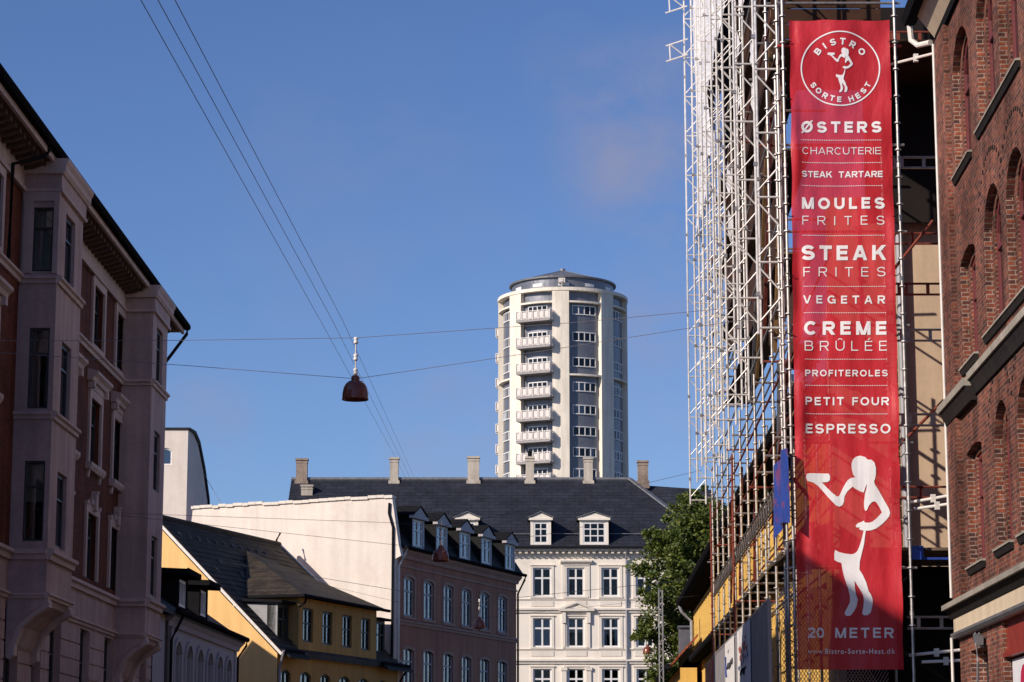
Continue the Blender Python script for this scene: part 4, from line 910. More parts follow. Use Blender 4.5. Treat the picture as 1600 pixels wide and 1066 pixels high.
m = MB(); m.prof(2.72, XE, [(0, 7.50), (-.04, 7.50), (-.07, 7.60), (-.12, 7.72), (0, 7.72)]); m.prof(-.14, 2.72, [(0, 7.42), (-.10, 7.42), (-.13, 7.52), (-.18, 7.64), (0, 7.64)]); m.mi = 1; m.prof(2.72, XE, [(0, 7.72), (-.15, 7.72), (-.16, 7.82), (0, 7.88)]); m.prof(-.2, 2.72, [(0, 7.64), (-.21, 7.64), (-.22, 7.75), (0, 7.82)]); m.build('string_course', ['dark_stone', 'stone_trim'], BB)
m = MB(); m.prof(-.24, XE, [(.0, 4.30), (-.10, 4.30), (-.13, 4.36), (-.2, 4.44), (0, 4.44)]); m.mi = 1; m.prof(-.26, XE, [(0, 4.44), (-.24, 4.44), (-.24, 4.52), (0, 4.6)]); m.build('stone_ledge', ['dark_stone', 'stone_trim'], BB)
m = MB(); m.box(-.06, XE, -.08, 0, 4.06, 4.295); m.build('frieze', 'cream_render', BB)
m = MB(); m.prof(-.1, XE, [(0, 3.98), (-.09, 3.98), (-.13, 4.02), (-.13, 4.06), (0, 4.06)]); m.build('frieze_moulding', 'zinc', BB)
m = MB(); m.prof(0, XE, [(0, 13.9), (-.06, 13.9), (-.08, 14.02), (0, 14.02)]); m.build('eaves_moulding', 'black_metal', BB)
m = MB(); m.poly([(-.1, -.07, 14.02), (XE, -.07, 14.02), (XE, -.36, 14.42), (-.1, -.36, 14.42)]); m.build('eaves_board', 'cream_render', BB)
m = MB(); m.prof(-.62, XE, [(-.30, 14.44), (-.30, 14.62), (-.52, 14.64), (-.56, 14.52), (-.50, 14.40), (-.40, 14.36)]); m.build('gutter', 'black_metal', BB)
m = MB(); m.slab([(-.5, -.5, 14.66), (XE, -.5, 14.66), (XE, 4.5, 18.0), (-.5, 4.5, 18.0)], .16); m.slab([(-.5, 4.5, 18.0), (XE, 4.5, 18.0), (XE, 9.3, 14.6), (-.5, 9.3, 14.6)], .16); m.poly([(0, 0, 13.95), (0, 9, 13.95), (0, 4.5, 17.8)]); m.build('roof', 'black_roof', BB)
m = MB(); m.tube([(-.55, -.42, 14.4), (-.55, -.40, 14.12), (-.45, -.30, 14.0), (-.1, -.14, 13.94)], .05, 8); m.tube([(-.07, -.10, 13.9), (-.07, -.10, 4.64)], .023, 8); m.tube([(-.06, -.12, 4.0), (-.06, -.12, .2)], .023, 8); m.build('downpipe', 'white_pipe', BB)
window(BB, 1.99, 0.02, 1.74, 3.68, .24, vm=(.42,), hm=(.72,), fm='frame_dark', ft=.08)
for k, (a, b, z0, z1, _) in enumerate(shop):
    m = MB(); m.box(a, b, .06, .14, 3.52, 3.98); m.box(a, b, .0, .16, 3.46, 3.53); m.build('shop_fascia', 'shop_red', BB)
    window(BB, (a + b) / 2, .4, b - a, 3.06, .18, vm=(.5,), hm=(), fm='frame_red', ft=.1)
def tulip(m, x, z, s, y):                                             # crimson flower-like mark on the shop panels
    pts = [(-.5, 0), (-.5, .75), (-.34, 1.08), (-.12, 1.2), (.12, 1.2), (.34, 1.08), (.5, .75), (.5, 0)]
    m.add([(x + a * s, y, z + b * s) for a, b in pts], [list(range(8))])
for (x0, x1, z0, z1, nm, lab) in ((4.42, 6.6, 1.2, 3.42, 'shop_panel', None),):
    m = MB(); m.box(x0, x1, .10, .16, z0, z1); sp = m.build('shop_sign', 'shop_white', BB)
    m = MB(); tulip(m, x0 + .95, z1 - .95, .7, .096); m.build('emblem', 'ink_crimson', sp)
    for q in (-.16, 0, .16): MB().box(x0 + .95 + q - .03, x0 + .95 + q + .03, .090, .096, z1 - 1.2, z1 - .62).build('emblem_bar', 'shop_white', sp)
m = MB(); m.box(2.12, 2.5, .17, .2, 1.2, 3.0); dp = m.build('door_poster', 'shop_white', BB); m = MB(); tulip(m, 2.3, 2.4, .2, .166); m.build('emblem', 'ink_crimson', dp)
WLm = thing('wall_lamp', 'small grey spotlight on a cable, fixed above the dark doorway of the brick building', 'lamp', (7.16, 38.9, 0), -92.3)
m = MB(); m.bar((2.42, -.1, 3.86), (2.74, -.1, 3.80), .09, .11); m.bar((2.74, -.1, 3.80), (2.78, -.1, 3.79), .11, .13); m.build('lamp_head', 'zinc', WLm)
m = MB(); m.tube([(2.5, 0, 3.72), (2.5, -.06, 3.72), (2.5, -.1, 3.78)], .02, 6); m.build('bracket', 'grey_pipe', WLm)
m = MB(); m.tube([(2.25, -.02, 4.0), (2.25, -.03, 3.8), (2.34, -.1, 3.92), (2.5, -.12, 3.78), (2.52, -.1, 3.5), (2.3, -.08, 3.22), (1.9, -.05, 3.02), (1.2, -.04, 2.9), (.2, -.04, 2.86)], .016, 6); m.build('cable', 'grey_pipe', WLm)

# ---------------------------------------------------------------- yellow building under renovation
RB = thing('renovated_building', 'sun yellow building with black gutters and bare beige end wall, behind the scaffold', 'building', (7.55, 101, 0), -91.5)
L = 55.4
up = [(.7 + 1.35 * k, 1.2 + 1.35 * k, 7.05, 8.75, 0) for k in range(14)] + [(21 + 4.2 * k, 22 + 4.2 * k, 7.1, 8.5, 0) for k in range(8)]; lo = [(1.2 + 2.7 * k, 2.4 + 2.7 * k, 3.6, 5.6, 0) for k in range(20)]
m = MB(); wall(m, 0, L, 0, 9.15, up + lo, 0, .18)
m.poly([(0, 0, 0), (0, 0, 9.15), (0, 8, 9.15), (0, 8, 0)]); m.poly([(0, 8, 0), (0, 8, 9.15), (L, 8, 9.15), (L, 8, 0)]); m.poly([(0, 0, 9.15), (0, 4.2, 12.6), (0, 8, 9.15)])
m.build('front_wall', ['sun_yellow_render', 'room_dark'], RB)
m = MB(); m.poly([(L, 0, 0), (L, 0, 12.9), (L, 8, 12.9), (L, 8, 0)]); m.box(L - .3, L - .01, 0, 8, 9.15, 12.9); m.build('end_wall', 'beige_render', RB)
m = MB()
for k in range(26):                                                    # rough stone quoin strip beside the pipe
    m.box(L, L + .05, 1.08 + .03 * (k % 2), 1.22, 5.9 + .26 * k, 5.9 + .26 * k + .235)
m.build('quoin_strip', 'stone_trim', RB)
m = MB(); m.tube([(L + .12, 1.36, .2), (L + .12, 1.36, 12.9)], .075, 10); m.build('downpipe', 'grey_pipe', RB)
m = MB(); m.slab([(-.2, -.45, 9.22), (L - .3, -.45, 9.22), (L - .3, 4.2, 12.7), (-.2, 4.2, 12.7)], .14); m.slab([(-.2, 4.2, 12.7), (L - .3, 4.2, 12.7), (L - .3, 8.4, 9.2), (-.2, 8.4, 9.2)], .14); m.build('roof', 'black_roof', RB)
m = MB(); m.prof(-.3, L - .2, [(0, 9.0), (-.5, 9.12), (-.52, 9.28), (-.68, 9.3), (-.72, 9.18), (-.66, 9.08), (-.5, 8.96), (0, 8.84)]); m.build('gutter', 'black_metal', RB)
m = MB(); m.tube([(.3, -.6, 9.05), (.3, -.5, 8.8), (.3, -.1, 8.4), (.3, -.1, 6.7)], .07, 8); m.build('downpipe', 'grey_pipe', RB)
m = MB(); m.prof(.2, L - .2, [(0, 6.62), (-.36, 6.50), (-.36, 6.60), (-.50, 6.62), (-.53, 6.50), (-.48, 6.42), (-.36, 6.40), (0, 6.46)]); m.build('lower_gutter', 'black_metal', RB)
for h in up: window(RB, (h[0] + h[1]) / 2, h[2], h[1] - h[0], h[3] - h[2], .1, vm=(), hm=(.6,), fm='frame_dark', ft=.06)
for h in lo[:14]: window(RB, (h[0] + h[1]) / 2, h[2], 1.2, 2.0, .1, vm=(.5,), hm=(.6,), fm='frame_white', ft=.08)
LH = thing('low_house', 'small yellow house with red tile roof and black gutter, below the tree', 'house', (6.72, 106, 0), -91.5)
m = MB(); m.box(0, 11.5, .1, .75, 0, 6.2); m.build('wall', 'sun_yellow_render', LH)
m = MB(); m.slab([(-.2, -.3, 6.3), (11.7, -.3, 6.3), (11.7, .8, 7.5), (-.2, .8, 7.5)], .1); m.build('roof', 'red_tile', LH)
m = MB(); m.prof(-.2, 11.8, [(-.28, 6.18), (-.28, 6.32), (-.46, 6.34), (-.5, 6.22), (-.42, 6.12)]); m.build('gutter', 'black_metal', LH)
m = MB(); m.box(2.0, 2.9, .45, 1.0, 6.6, 8.3); m.box(1.9, 3.0, .4, 1.05, 8.3, 8.38); m.build('dormer', 'tower_grey', LH)

# ---------------------------------------------------------------- scaffold
SO = (4.3, 41.4, 0)
def sc(t, o, z): return (4.3 + o + .0297 * t - SO[0], t, z)         # in the scaffold's own space
SF = thing('scaffold', 'tall tube scaffold with white lattice girders standing before the yellow building', 'scaffold', SO)
TS = [2.5 * k for k in range(12)]
m = MB(); z0, z1 = 9.6, 26.4
m.tube([(0, 0, z0), (0, 0, z1)], .025, 7); m.tube([(.45, 0, z0), (.45, 0, z1)], .025, 7)
z = z0 + .12
while z < z1 - 1.2:
    m.tube([(0, 0, z), (.45, 0, z)], .02, 6, False); m.tube([(0, 0, z + .08), (.45, 0, z + .6)], .016, 6, False); m.tube([(.45, 0, z + .62), (0, 0, z + 1.14)], .016, 6, False); z += 1.2
m.mi = 1; z = z0 + .7
while z < z1: m.box(-.035, .035, -.04, .04, z, z + .07); m.box(.415, .485, -.04, .04, z + .6, z + .67); z += 2.4
lat = m.mesh('lattice_girder', ['aluminium', 'galvanised'])
m2 = MB(); m2.v = [(.45 - a, b, c) for a, b, c in m.v]; m2.f = [f[::-1] for f in m.f]; m2.k = m.k; lat2 = m2.mesh('lattice_girder', ['aluminium', 'galvanised'])
rnd = random.Random(3)
link('lattice_girder', lat, SF, (.108, 1.05, .0))
for t_ in (5.4, 9.2, 11.4, 13.6, 16.4, 18.4, 20.6, 23.3, 27.7): link('lattice_girder', rnd.choice([lat, lat2]), SF, (.0297 * t_, t_, rnd.uniform(-.1, .45)))
def standard_mesh(h, mat):
    m = MB(); m.tube([(0, 0, 0), (0, 0, h)], .026, 8); z = .4
    while z < h: m.lathe([(.026, z - .012), (.062, z - .01), (.062, z + .01), (.026, z + .012)], 8); m.lathe([(.026, z + .17), (.036, z + .17), (.036, z + .25), (.026, z + .25)], 8) if int(z * 2) % 4 == 0 else None; z += .5
    return m.mesh('standard', mat)
smA, smB, smR = standard_mesh(20, 'galvanised'), standard_mesh(10.4, 'galvanised'), standard_mesh(9.5, 'rusty_red')
for k, t_ in enumerate(TS):
    link('standard', smA if k in (0, 2, 5) else smB, SF, sc(max(t_, .95), .62 if k else .50, 0))
    if k: link('standard', smB, SF, sc(t_, 1.45, 0))
    if k in (6, 10): link('standard', smR, SF, sc(t_ + 1.2, .5, 0))
for k, (o, z, mt) in enumerate(((.62, 5.95, 'galvanised'), (.62, 8.15, 'rusty_red'), (.62, 9.2, 'rusty_red'), (.62, 9.75, 'galvanised'), (1.45, 5.95, 'galvanised'), (1.45, 8.05, 'rusty_red'), (1.45, 9.15, 'galvanised'), (.62, 7.05, 'galvanised'), (1.45, 7.1, 'rusty_red'), (.62, 10.6, 'galvanised'), (.62, 5.0, 'galvanised'), (1.45, 11.2, 'galvanised'), (1.45, 10.15, 'galvanised'), (.62, 12.1, 'galvanised'), (.62, 14.2, 'galvanised'), (.62, 16.3, 'rusty_red'), (.62, 18.4, 'galvanised'))):
    m = MB(); m.tube([sc(.9 if o < 1 else 1.6, o, z), sc(27.8, o, z)], .024, 7); m.build('ledger', mt, SF)
for k, t_ in enumerate(TS[1:]):
    for z in (5.9, 7.95, 9.8, 12.05, 14.15, 16.25): m = MB(); m.tube([sc(t_, .45, z), sc(t_, 1.55, z)], .024, 7); m.build('transom', 'rusty_red' if (k + int(z)) % 5 == 0 else 'galvanised', SF)
for z, ta, tb, oa in ((9.86, 3.4, 6, 1.0), (12.0, 5, 24, .8), (14.1, 5, 26, .8), (16.2, 5, 27, .8), (18.3, 5, 27, .8), (8.62, 1.6, 4, .9)):
    m = MB(); w_ = (1.5 - oa) / 3
    for q in range(3): m.slab([sc(ta, oa + w_ * q, z), sc(tb, oa + w_ * q, z), sc(tb, oa + w_ * (q + 1) - .015, z), sc(ta, oa + w_ * (q + 1) - .015, z)], .05)
    m.build('deck', 'deck_boards', SF)
m = MB()                                                              # brown boards put in for the dark, shaded inside of the open scaffold
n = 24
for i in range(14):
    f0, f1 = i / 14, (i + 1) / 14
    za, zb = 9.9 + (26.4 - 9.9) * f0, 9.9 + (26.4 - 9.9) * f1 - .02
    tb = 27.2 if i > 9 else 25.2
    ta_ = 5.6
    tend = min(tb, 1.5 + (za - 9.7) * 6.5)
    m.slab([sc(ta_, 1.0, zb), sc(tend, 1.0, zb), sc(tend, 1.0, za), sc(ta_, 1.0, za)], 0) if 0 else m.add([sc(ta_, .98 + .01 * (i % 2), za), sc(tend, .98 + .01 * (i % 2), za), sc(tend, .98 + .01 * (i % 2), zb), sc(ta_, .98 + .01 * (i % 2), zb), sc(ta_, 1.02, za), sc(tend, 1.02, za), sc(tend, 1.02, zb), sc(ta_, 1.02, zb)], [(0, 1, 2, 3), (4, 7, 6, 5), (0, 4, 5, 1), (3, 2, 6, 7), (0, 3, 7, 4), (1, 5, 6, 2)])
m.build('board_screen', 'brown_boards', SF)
for k, (t0, z0, t1, z1, mt) in enumerate(((2.2, 16.4, 6.2, 10.2, 'timber_pole'), (5.2, 17, 11.4, 10.4, 'timber_pole'), (6, 15, 9, 11, 'rusty_red'), (3.0, 9.6, 7.6, 6.9, 'rusty_red'), (12, 9.6, 13.2, 6.2, 'rusty_red'), (17, 9.3, 18.4, 6.3, 'rusty_red'), (5.4, 9.9, 6.0, 7.3, 'tower_grey'), (9, 14.6, 13, 10.2, 'galvanised'), (14, 18, 19, 12, 'galvanised'), (20.5, 9.4, 22.2, 6.4, 'rusty_red'))):
    m = MB(); m.bar(sc(t0, .78, z0), sc(t1, .78, z1), .07, .07); m.build('diagonal_brace', mt, SF)
m = MB()                                                              # lattice beam along the street
for z in (6.86, 7.22): m.tube([sc(1., .55, z), sc(26, .55, z)], .024, 6)
t_ = 1.04
while t_ < 25.6: m.tube([sc(t_, .55, 6.88), sc(t_ + .32, .55, 7.2)], .014, 5, False); m.tube([sc(t_ + .32, .55, 7.2), sc(t_ + .64, .55, 6.88)], .014, 5, False); t_ += .64
m.build('lattice_beam', 'dark_render', SF)
def W_(x, y, z): return (x - SO[0], y - SO[1], z)
# end bay behind and beside the banner
for x, y, h in ((4.90, 42.06, 20), (6.93, 42.06, 20), (6.98, 44.3, 20), (5.0, 44.3, 20), (8.3, 44.6, 20)): link('standard', smA, SF, W_(x, y, 0))
for z, mt in ((15.66, 'galvanised'), (13.0, 'galvanised'), (11.4, 'galvanised'), (9.7, 'galvanised'), (7.6, 'galvanised'), (5.4, 'galvanised'), (3.4, 'galvanised'), (14.85, 'red_paint')):
    m = MB(); m.tube([W_(4.8, 42.1, z), W_(7.05, 42.1, z)], .024, 7); m.build('ledger', mt, SF)
for z, mt, y in ((12.81, 'galvanised', 43), (10.44, 'rusty_red', 43), (9.57, 'galvanised', 42.9), (8.04, 'galvanised', 43), (4.39, 'galvanised', 42.7), (15.2, 'rusty_red', 43), (6.9, 'rusty_red', 44.4), (11.7, 'rusty_red', 44.4)):
    m = MB()
    for q in (0, .2): m.tube([W_(6.95, y, z + q), W_(8.6, y, z + q)], .022, 7)
    for x in (7.0, 7.12, 7.52, 8.2): m.box(*[v for p in ((x - 4.3, x - 4.3 + .06),) for v in p], y - SO[1] - .012, y - SO[1] + .012, z, z + .2)
    m.build('guard_frame', mt, SF)
for p, q in (((6.9, 42.5, 14.62), (7.42, 40.0, 14.1)), ((6.95, 42.3, 6.56), (7.8, 42.0, 6.68)), ((7.05, 42.2, 6.44), (7.8, 41.9, 6.52)), ((6.9, 42.3, 3.9), (7.8, 42, 3.98)), ((7.1, 42.2, 3.78), (7.9, 42, 3.8))):
    m = MB(); m.tube([W_(*p), W_(*q)], .027, 8); c = (Vector(W_(*p)) + Vector(W_(*q))) / 2; m.box(c.x - .04, c.x + .04, c.y - .04, c.y + .04, c.z - .07, c.z + .07); m.build('tie_tube', 'white_pipe', SF)
for p, q in (((7.0, 44.2, 11.0), (7.9, 44.2, 12.1)), ((7.0, 44.2, 7.7), (8.3, 44.2, 9.0)), ((4.95, 42.3, 7.0), (5.25, 42.25, 6.6)), ((4.95, 42.3, 5.6), (5.3, 42.25, 6.6))):
    m = MB(); m.tube([W_(*p), W_(*q)], .03, 7); m.build('diagonal_brace', 'rusty_red', SF)
for z, mt in ((5.78, 'deck_boards'), (15.05, 'brown_boards')):
    m = MB()
    for q in range(5): m.box(.6, 4.5, .95 + .62 * q, .95 + .62 * q + .6, z - .05, z)
    m.build('deck', mt, SF)
m = MB(); m.box(2.68, 2.9, .86, .94, 5.56, 5.8); m.box(2.66, 4.3, .88, .93, 5.56, 5.6); m.box(3.4, 3.48, .88, .93, 5.6, 5.78); m.build('toe_frame', 'blue_paint', SF)
m = MB(); m.box(1.9, 5.2, 3.78, 3.84, 0, 5.7); m.build('shade_panel', 'shade_black', SF)  # near-black panel put in for the shade of the passage under the deck
m = MB(); m.box(2.5, 5.2, 3.80, 3.88, 12.3, 16.6); m.build('shade_panel', 'shade_black', SF)  # near-black panel put in for the shade below the top deck
m = MB()
for q in range(5): m.box(.55, 2.6, 2.0, 2.04, 15.1 + .3 * q, 15.38 + .3 * q)
m.build('board_screen', 'brown_boards', SF)
m = MB()                                                              # wire mesh screen of the walkway
x0, x1, zb, zt = .55, 2.45, 0.4, 5.2
for q in range(-70, 60):
    for s in (1, -1):
        xa = x0 + .06 * q; pts = [(xa, 0), (xa + s * (zt - zb) * .6, zt - zb)]
        a_, b_ = pts
        def clip(p, q_):
            (xa_, za_), (xb_, zb_) = p, q_
            lo_, hi_ = 0., 1.
            dx = xb_ - xa_
            for lim, sg in ((x0, 1), (x1, -1)):
                fa, fb = (xa_ - lim) * sg, (xb_ - lim) * sg
                if fa < 0 and fb < 0: return None
                if fa < 0: lo_ = max(lo_, fa / (fa - fb))
                elif fb < 0: hi_ = min(hi_, fa / (fa - fb))
            if lo_ >= hi_: return None
            L_ = lambda u: (xa_ + dx * u, za_ + (zb_ - za_) * u)
            return L_(lo_), L_(hi_)
        c_ = clip(a_, b_)
        if c_: m.bar((c_[0][0], 2.3, zb + c_[0][1]), (c_[1][0], 2.3, zb + c_[1][1]), .013, .01)
m.build('mesh_screen', 'galvanised', SF)
# white weather sheeting at the far top
m = MB(); N, M_ = 40, 26
for i in range(N + 1):
    for j in range(M_ + 1):
        t_ = 8.5 + 19.5 * i / N; zb = 22.6 - 5.4 * ((t_ - 8.5) / 19.5) ** .8 + .5 * math.sin(t_ * 1.7); zt = 26.8; z = zb + (zt - zb) * j / M_
        o = .36 + .10 * math.sin(t_ * 2.5 + z * .3) + .16 * noise.noise(Vector((t_ * .5, z * .4, 2))) 
        m.v.append(sc(t_, o, z))
for i in range(N):
    for j in range(M_):
        a = i * (M_ + 1) + j; m.f.append([a, a + M_ + 1, a + M_ + 2, a + 1]); m.k.append(0)
m.build('weather_sheeting', 'white_sheeting', SF, smooth=True)
for t_, o_, z0_, w_, h_ in ((10.2, .5, 18.6, .5, 2.2), (12.6, .55, 17.0, .4, 2.6), (7.6, .55, 15.6, .35, 1.9), (15.5, .5, 14.6, .4, 2.4), (19.5, .5, 13.4, .5, 2.8)):   # torn strips of the sheeting
    m = MB(); n_ = 10
    for j in range(n_ + 1):
        for q in (0, .5, 1): m.v.append(sc(t_ + w_ * (q - .5) * (.35 + .65 * j / n_) + .12 * math.sin(j * .9 + t_), o_ + .06 * math.sin(j * 1.3 + q * 3), z0_ + h_ * j / n_))
    for j in range(n_):
        for q in (0, 1): a_ = j * 3 + q; m.f.append([a_, a_ + 1, a_ + 4, a_ + 3]); m.k.append(0)
    m.build('torn_sheeting', 'white_sheeting', SF, smooth=True)
for z, mt in ((22.9, 'aluminium'), (24.4, 'rusty_red')):                  # outrigger frames on the far corner
    m = MB(); x = sc(27.5, 0, 0)[0]; y = 27.6
    for q in (0, .48): m.tube([(x + .1, y, z + q + .12), (x - .55, y, z + q - .1)], .024, 7)
    m.tube([(x - .42, y, z - .06), (x - .44, y, z + .42)], .022, 7); m.tube([(x - .40, y, z + .40), (x, y, z + .08)], .018, 6); m.build('outrigger_frame', 'aluminium', SF)

# ---------------------------------------------------------------- hoarding with posters
HO = (4.3, 41.4, 0); hd = Vector((.0297, 1, 0)).normalized()
HD = thing('hoarding', 'grey corrugated steel hoarding with two white posters, at the foot of the scaffold', 'fence', HO)
m = MB(); t_, k = -.9, 0; pr = []
while t_ <= 17.0:
    pr += [(t_, .0), (t_ + .1, 0), (t_ + .14, .035), (t_ + .24, .035)]; t_ += .28
P = [(sc(a, b, 0)[0], a) for a, b in pr]
for (xa, ya), (xb, yb) in zip(P, P[1:]): m.poly([(xa, ya, .1), (xb, yb, .1), (xb, yb, 4.70), (xa, ya, 4.70)])
m.build('corrugated_sheet', 'container_grey', HD)
m = MB(); m.bar((P[0][0] + .02, -.9, 4.72), (sc(17, .02, 0)[0], 17, 4.72), .05, .05); m.bar((P[0][0] + .02, -.9, 0), (P[0][0] + .02, -.9, 4.7), .06, .06); m.build('frame', 'container_grey', HD)
def hp(t_, z, o=-.03): return (sc(t_, o, 0)[0], t_, z)
for k, (ta, tb) in enumerate(((3.3, 7.0), (8.15, 11.2))):
    m = MB(); a, b, c, e = hp(tb, .6), hp(ta, .6), hp(ta, 4.68), hp(tb, 4.68); m.add([a, b, c, e] + [(p[0] + .012, p[1], p[2]) for p in (a, b, c, e)], [(0, 1, 2, 3), (7, 6, 5, 4), (0, 4, 5, 1), (3, 2, 6, 7), (0, 3, 7, 4), (1, 5, 6, 2)])
    po = m.build('poster', 'poster_white', HD)
    VM = (lambda v: .775 + .225 * v) if k == 0 else (lambda v: .80 + .20 * v)
    def mark(nm, mat, polys):
        m = MB()
        for pl in polys: m.poly([hp(tb + (ta - tb) * u, .6 + 4.08 * VM(v), -.036) for u, v in pl])
        m.build(nm, mat, po)
    if k == 0:
        mark('printed_picture', 'poster_red', [[(.12, .62), (.3, .64), (.34, .52), (.2, .5)], [(.42, .66), (.72, .66), (.66, .5), (.56, .42), (.5, .54)], [(.62, .76), (.72, .78), (.74, .68), (.66, .7)], [(.2, .44), (.32, .46), (.34, .34), (.22, .33)], [(.42, .42), (.56, .44), (.6, .33), (.46, .34)], [(.28, .52), (.38, .56), (.4, .46), (.3, .44)], [(.7, .52), (.84, .56), (.84, .44), (.74, .42)]])
        mark('printed_lettering', 'poster_blue', [[(.06, .22), (.22, .24), (.18, .14), (.14, .14)], [(.3, .28), (.36, .34), (.44, .2), (.38, .2)], [(.46, .34), (.52, .36), (.58, .22), (.52, .22)], [(.62, .36), (.7, .38), (.72, .26), (.66, .25)], [(.78, .40), (.86, .42), (.9, .3), (.82, .28)]])
        m = MB(); m.tube([hp(tb + (ta - tb) * u, .6 + 4.08 * VM(v), -.04) for u, v in ((.3, .02), (.34, .1), (.5, .12), (.44, .04), (.56, .0), (.6, .1), (.7, .12))], .022, 5); m.build('script_line', 'poster_black', po)
    else:
        mark('printed_emblem', 'frame_grey', [[(.3, .76), (.5, .78), (.46, .7), (.36, .69)]])
        m = MB(); m.tube([hp(tb + (ta - tb) * u, .6 + 4.08 * VM(v), -.04) for u, v in ((.12, .62), (.16, .6), (.14, .4), (.18, .2), (.22, .12))], .03, 5); m.build('initial', 'poster_blue', po)
        m = MB(); m.tube([hp(tb + (ta - tb) * u, .6 + 4.08 * VM(v), -.04) for u, v in ((.3, .3), (.42, .42), (.46, .3), (.55, .28), (.6, .4), (.66, .3), (.76, .44), (.82, .34), (.9, .46), (.92, .34))], .022, 5); m.build('script_line', 'poster_black', po)
RS_ = tag(MB().add([hp(17.2, .4, 0), hp(20.6, .4, 0), hp(20.6, 4.7, 0), hp(17.2, 4.7, 0), hp(17.2, .4, .03), hp(20.6, .4, .03), hp(20.6, 4.7, .03), hp(17.2, 4.7, .03)], [(3, 2, 1, 0), (4, 5, 6, 7), (0, 1, 5, 4), (3, 7, 6, 2), (0, 4, 7, 3), (1, 2, 6, 5)]).build('site_sign', 'red_paint', None, HO), 'plain red board beside the grey hoarding, low under the black gutter', 'sign')
m = MB(); N, M_ = 16, 10
for i in range(N + 1):
    for j in range(M_ + 1):
        t_ = .35 + 2.9 * i / N; z = 6.08 + .16 * math.sin(t_ * 1.1) + (1.36 - .12 * math.sin(t_)) * j / M_
        m.v.append(sc(t_, .46 + .05 * math.sin(t_ * 4 + z), z))
for i in range(N):
    for j in range(M_): a = i * (M_ + 1) + j; m.f.append([a, a + 1, a + M_ + 2, a + M_ + 1]); m.k.append(0)
tag(m.build('site_banner', 'blue_tarp', None, SO, smooth=True), 'blue tarpaulin with faded red print, hung on the scaffold left of the red banner', 'banner')
# ---------------------------------------------------------------- the red restaurant banner
BY = 42.0
BN = thing('banner', 'tall red restaurant banner with white menu lettering and a waitress emblem, laced to the scaffold', 'banner', (5.9, BY, 3.6))
def bwr(x, z):                                   # folds of the cloth: depth at a place
    u = (x - 5.0) / 1.85
    d = .034 * noise.noise(Vector((x * 1.5, 0, z * .5))) + .018 * noise.noise(Vector((x * 4.2, 3, z * 1.1))) + .03 * math.sin(u * math.pi)
    d += .022 * math.exp(-(min(u, 1 - u) / .10)) * math.sin((z - 4.1) * 2 * math.pi / 1.08)
    d += .045 * math.exp(-((u - .045) / .05) ** 2) * math.sin(z * 1.3 + .6) + .02 * math.exp(-((u - .965) / .05) ** 2) * math.sin(z * 2.1)
    d += .03 * math.exp(-((z - 15.3 + .5 * u) / .35) ** 2) * math.sin(u * 9)
    return d
def edge(z):                                     # left and right border at a height
    f = (15.32 - z) / (15.32 - 3.64); return 5.02 - .11 * f, 6.84 - .08 * f
m = MB(); N, M_ = 56, 300
for j in range(M_ + 1):
    z = 3.64 + 11.68 * j / M_; l, r = edge(z); sc_ = .012 * math.sin(z * math.pi / 1.17) ** 2
    for i in range(N + 1):
        x = l + sc_ + (r - l - 2 * sc_) * i / N; zz_ = z
        if j == M_: zz_ -= .02 * abs(math.sin(i / N * 3 * math.pi))
        m.v.append((x - 5.9, bwr(x, z), zz_ - 3.6))
for j in range(M_):
    for i in range(N): a = j * (N + 1) + i; m.f.append([a, a + 1, a + N + 2, a + N + 1]); m.k.append(0)
cloth = m.build('cloth', 'banner_cloth', BN, smooth=True)
def bp(xp, yp, o=.009):                          # a photo point laid on the cloth
    p = px(xp, yp, BY); return (p.x - 5.9, bwr(p.x, p.z) - o, p.z - 3.6)
def cut_grid(verts, faces, step=6.):
    bm = bmesh.new(); vs = [bm.verts.new((a, b, 0)) for a, b in verts]
    for f in faces:
        try: bm.faces.new([vs[i] for i in f])
        except ValueError: pass
    xs = [v.co.x for v in bm.verts]; ys = [v.co.y for v in bm.verts]
    for ax, lo, hi in ((0, min(xs), max(xs)), (1, min(ys), max(ys))):
        q = lo + step
        while q < hi:
            bmesh.ops.bisect_plane(bm, geom=bm.verts[:] + bm.edges[:] + bm.faces[:], dist=1e-4, plane_co=(q, 0, 0) if ax == 0 else (0, q, 0), plane_no=(1, 0, 0) if ax == 0 else (0, 1, 0)); q += step
    bm.verts.index_update(); v = [(x.co.x, x.co.y) for x in bm.verts]; f = [[a.index for a in g.verts] for g in bm.faces]; bm.free(); return v, f
def ink(name, shapes, par=None, mat='ink_white'):
    m = MB()
    for v, f in shapes:
        m.add([bp(a, b) for a, b in v], f)
    return m.build(name, mat, par or BN)
def fit(body, x0, x1, y0, y1, weight, spacing, cap=None, full=False):
    v, f = text_shape(body, weight, spacing)
    if cap is None: lo, hi = min(p[1] for p in v), max(p[1] for p in v)
    else: cv = text_shape(cap, weight, spacing)[0]; lo, hi = min(p[1] for p in cv), max(p[1] for p in cv)
    xa, xb = min(p[0] for p in v), max(p[0] for p in v)
    return cut_grid([(x0 + (p[0] - xa) / (xb - xa) * (x1 - x0), y1 + (p[1] - lo) / (hi - lo) * (y0 - y1)) for p in v], f, 8)
for body, x0, x1, y0, y1, wt in LINES:
    m = MB()
    for v, f, li in stroke_word(body, x0, x1, y0, y1, wt):
        v, f = cut_grid(v, f, 9); m.add([bp(p, q, .008 + .0012 * li) for p, q in v], f)
    m.build('lettering', 'ink_white', BN)
ws = []
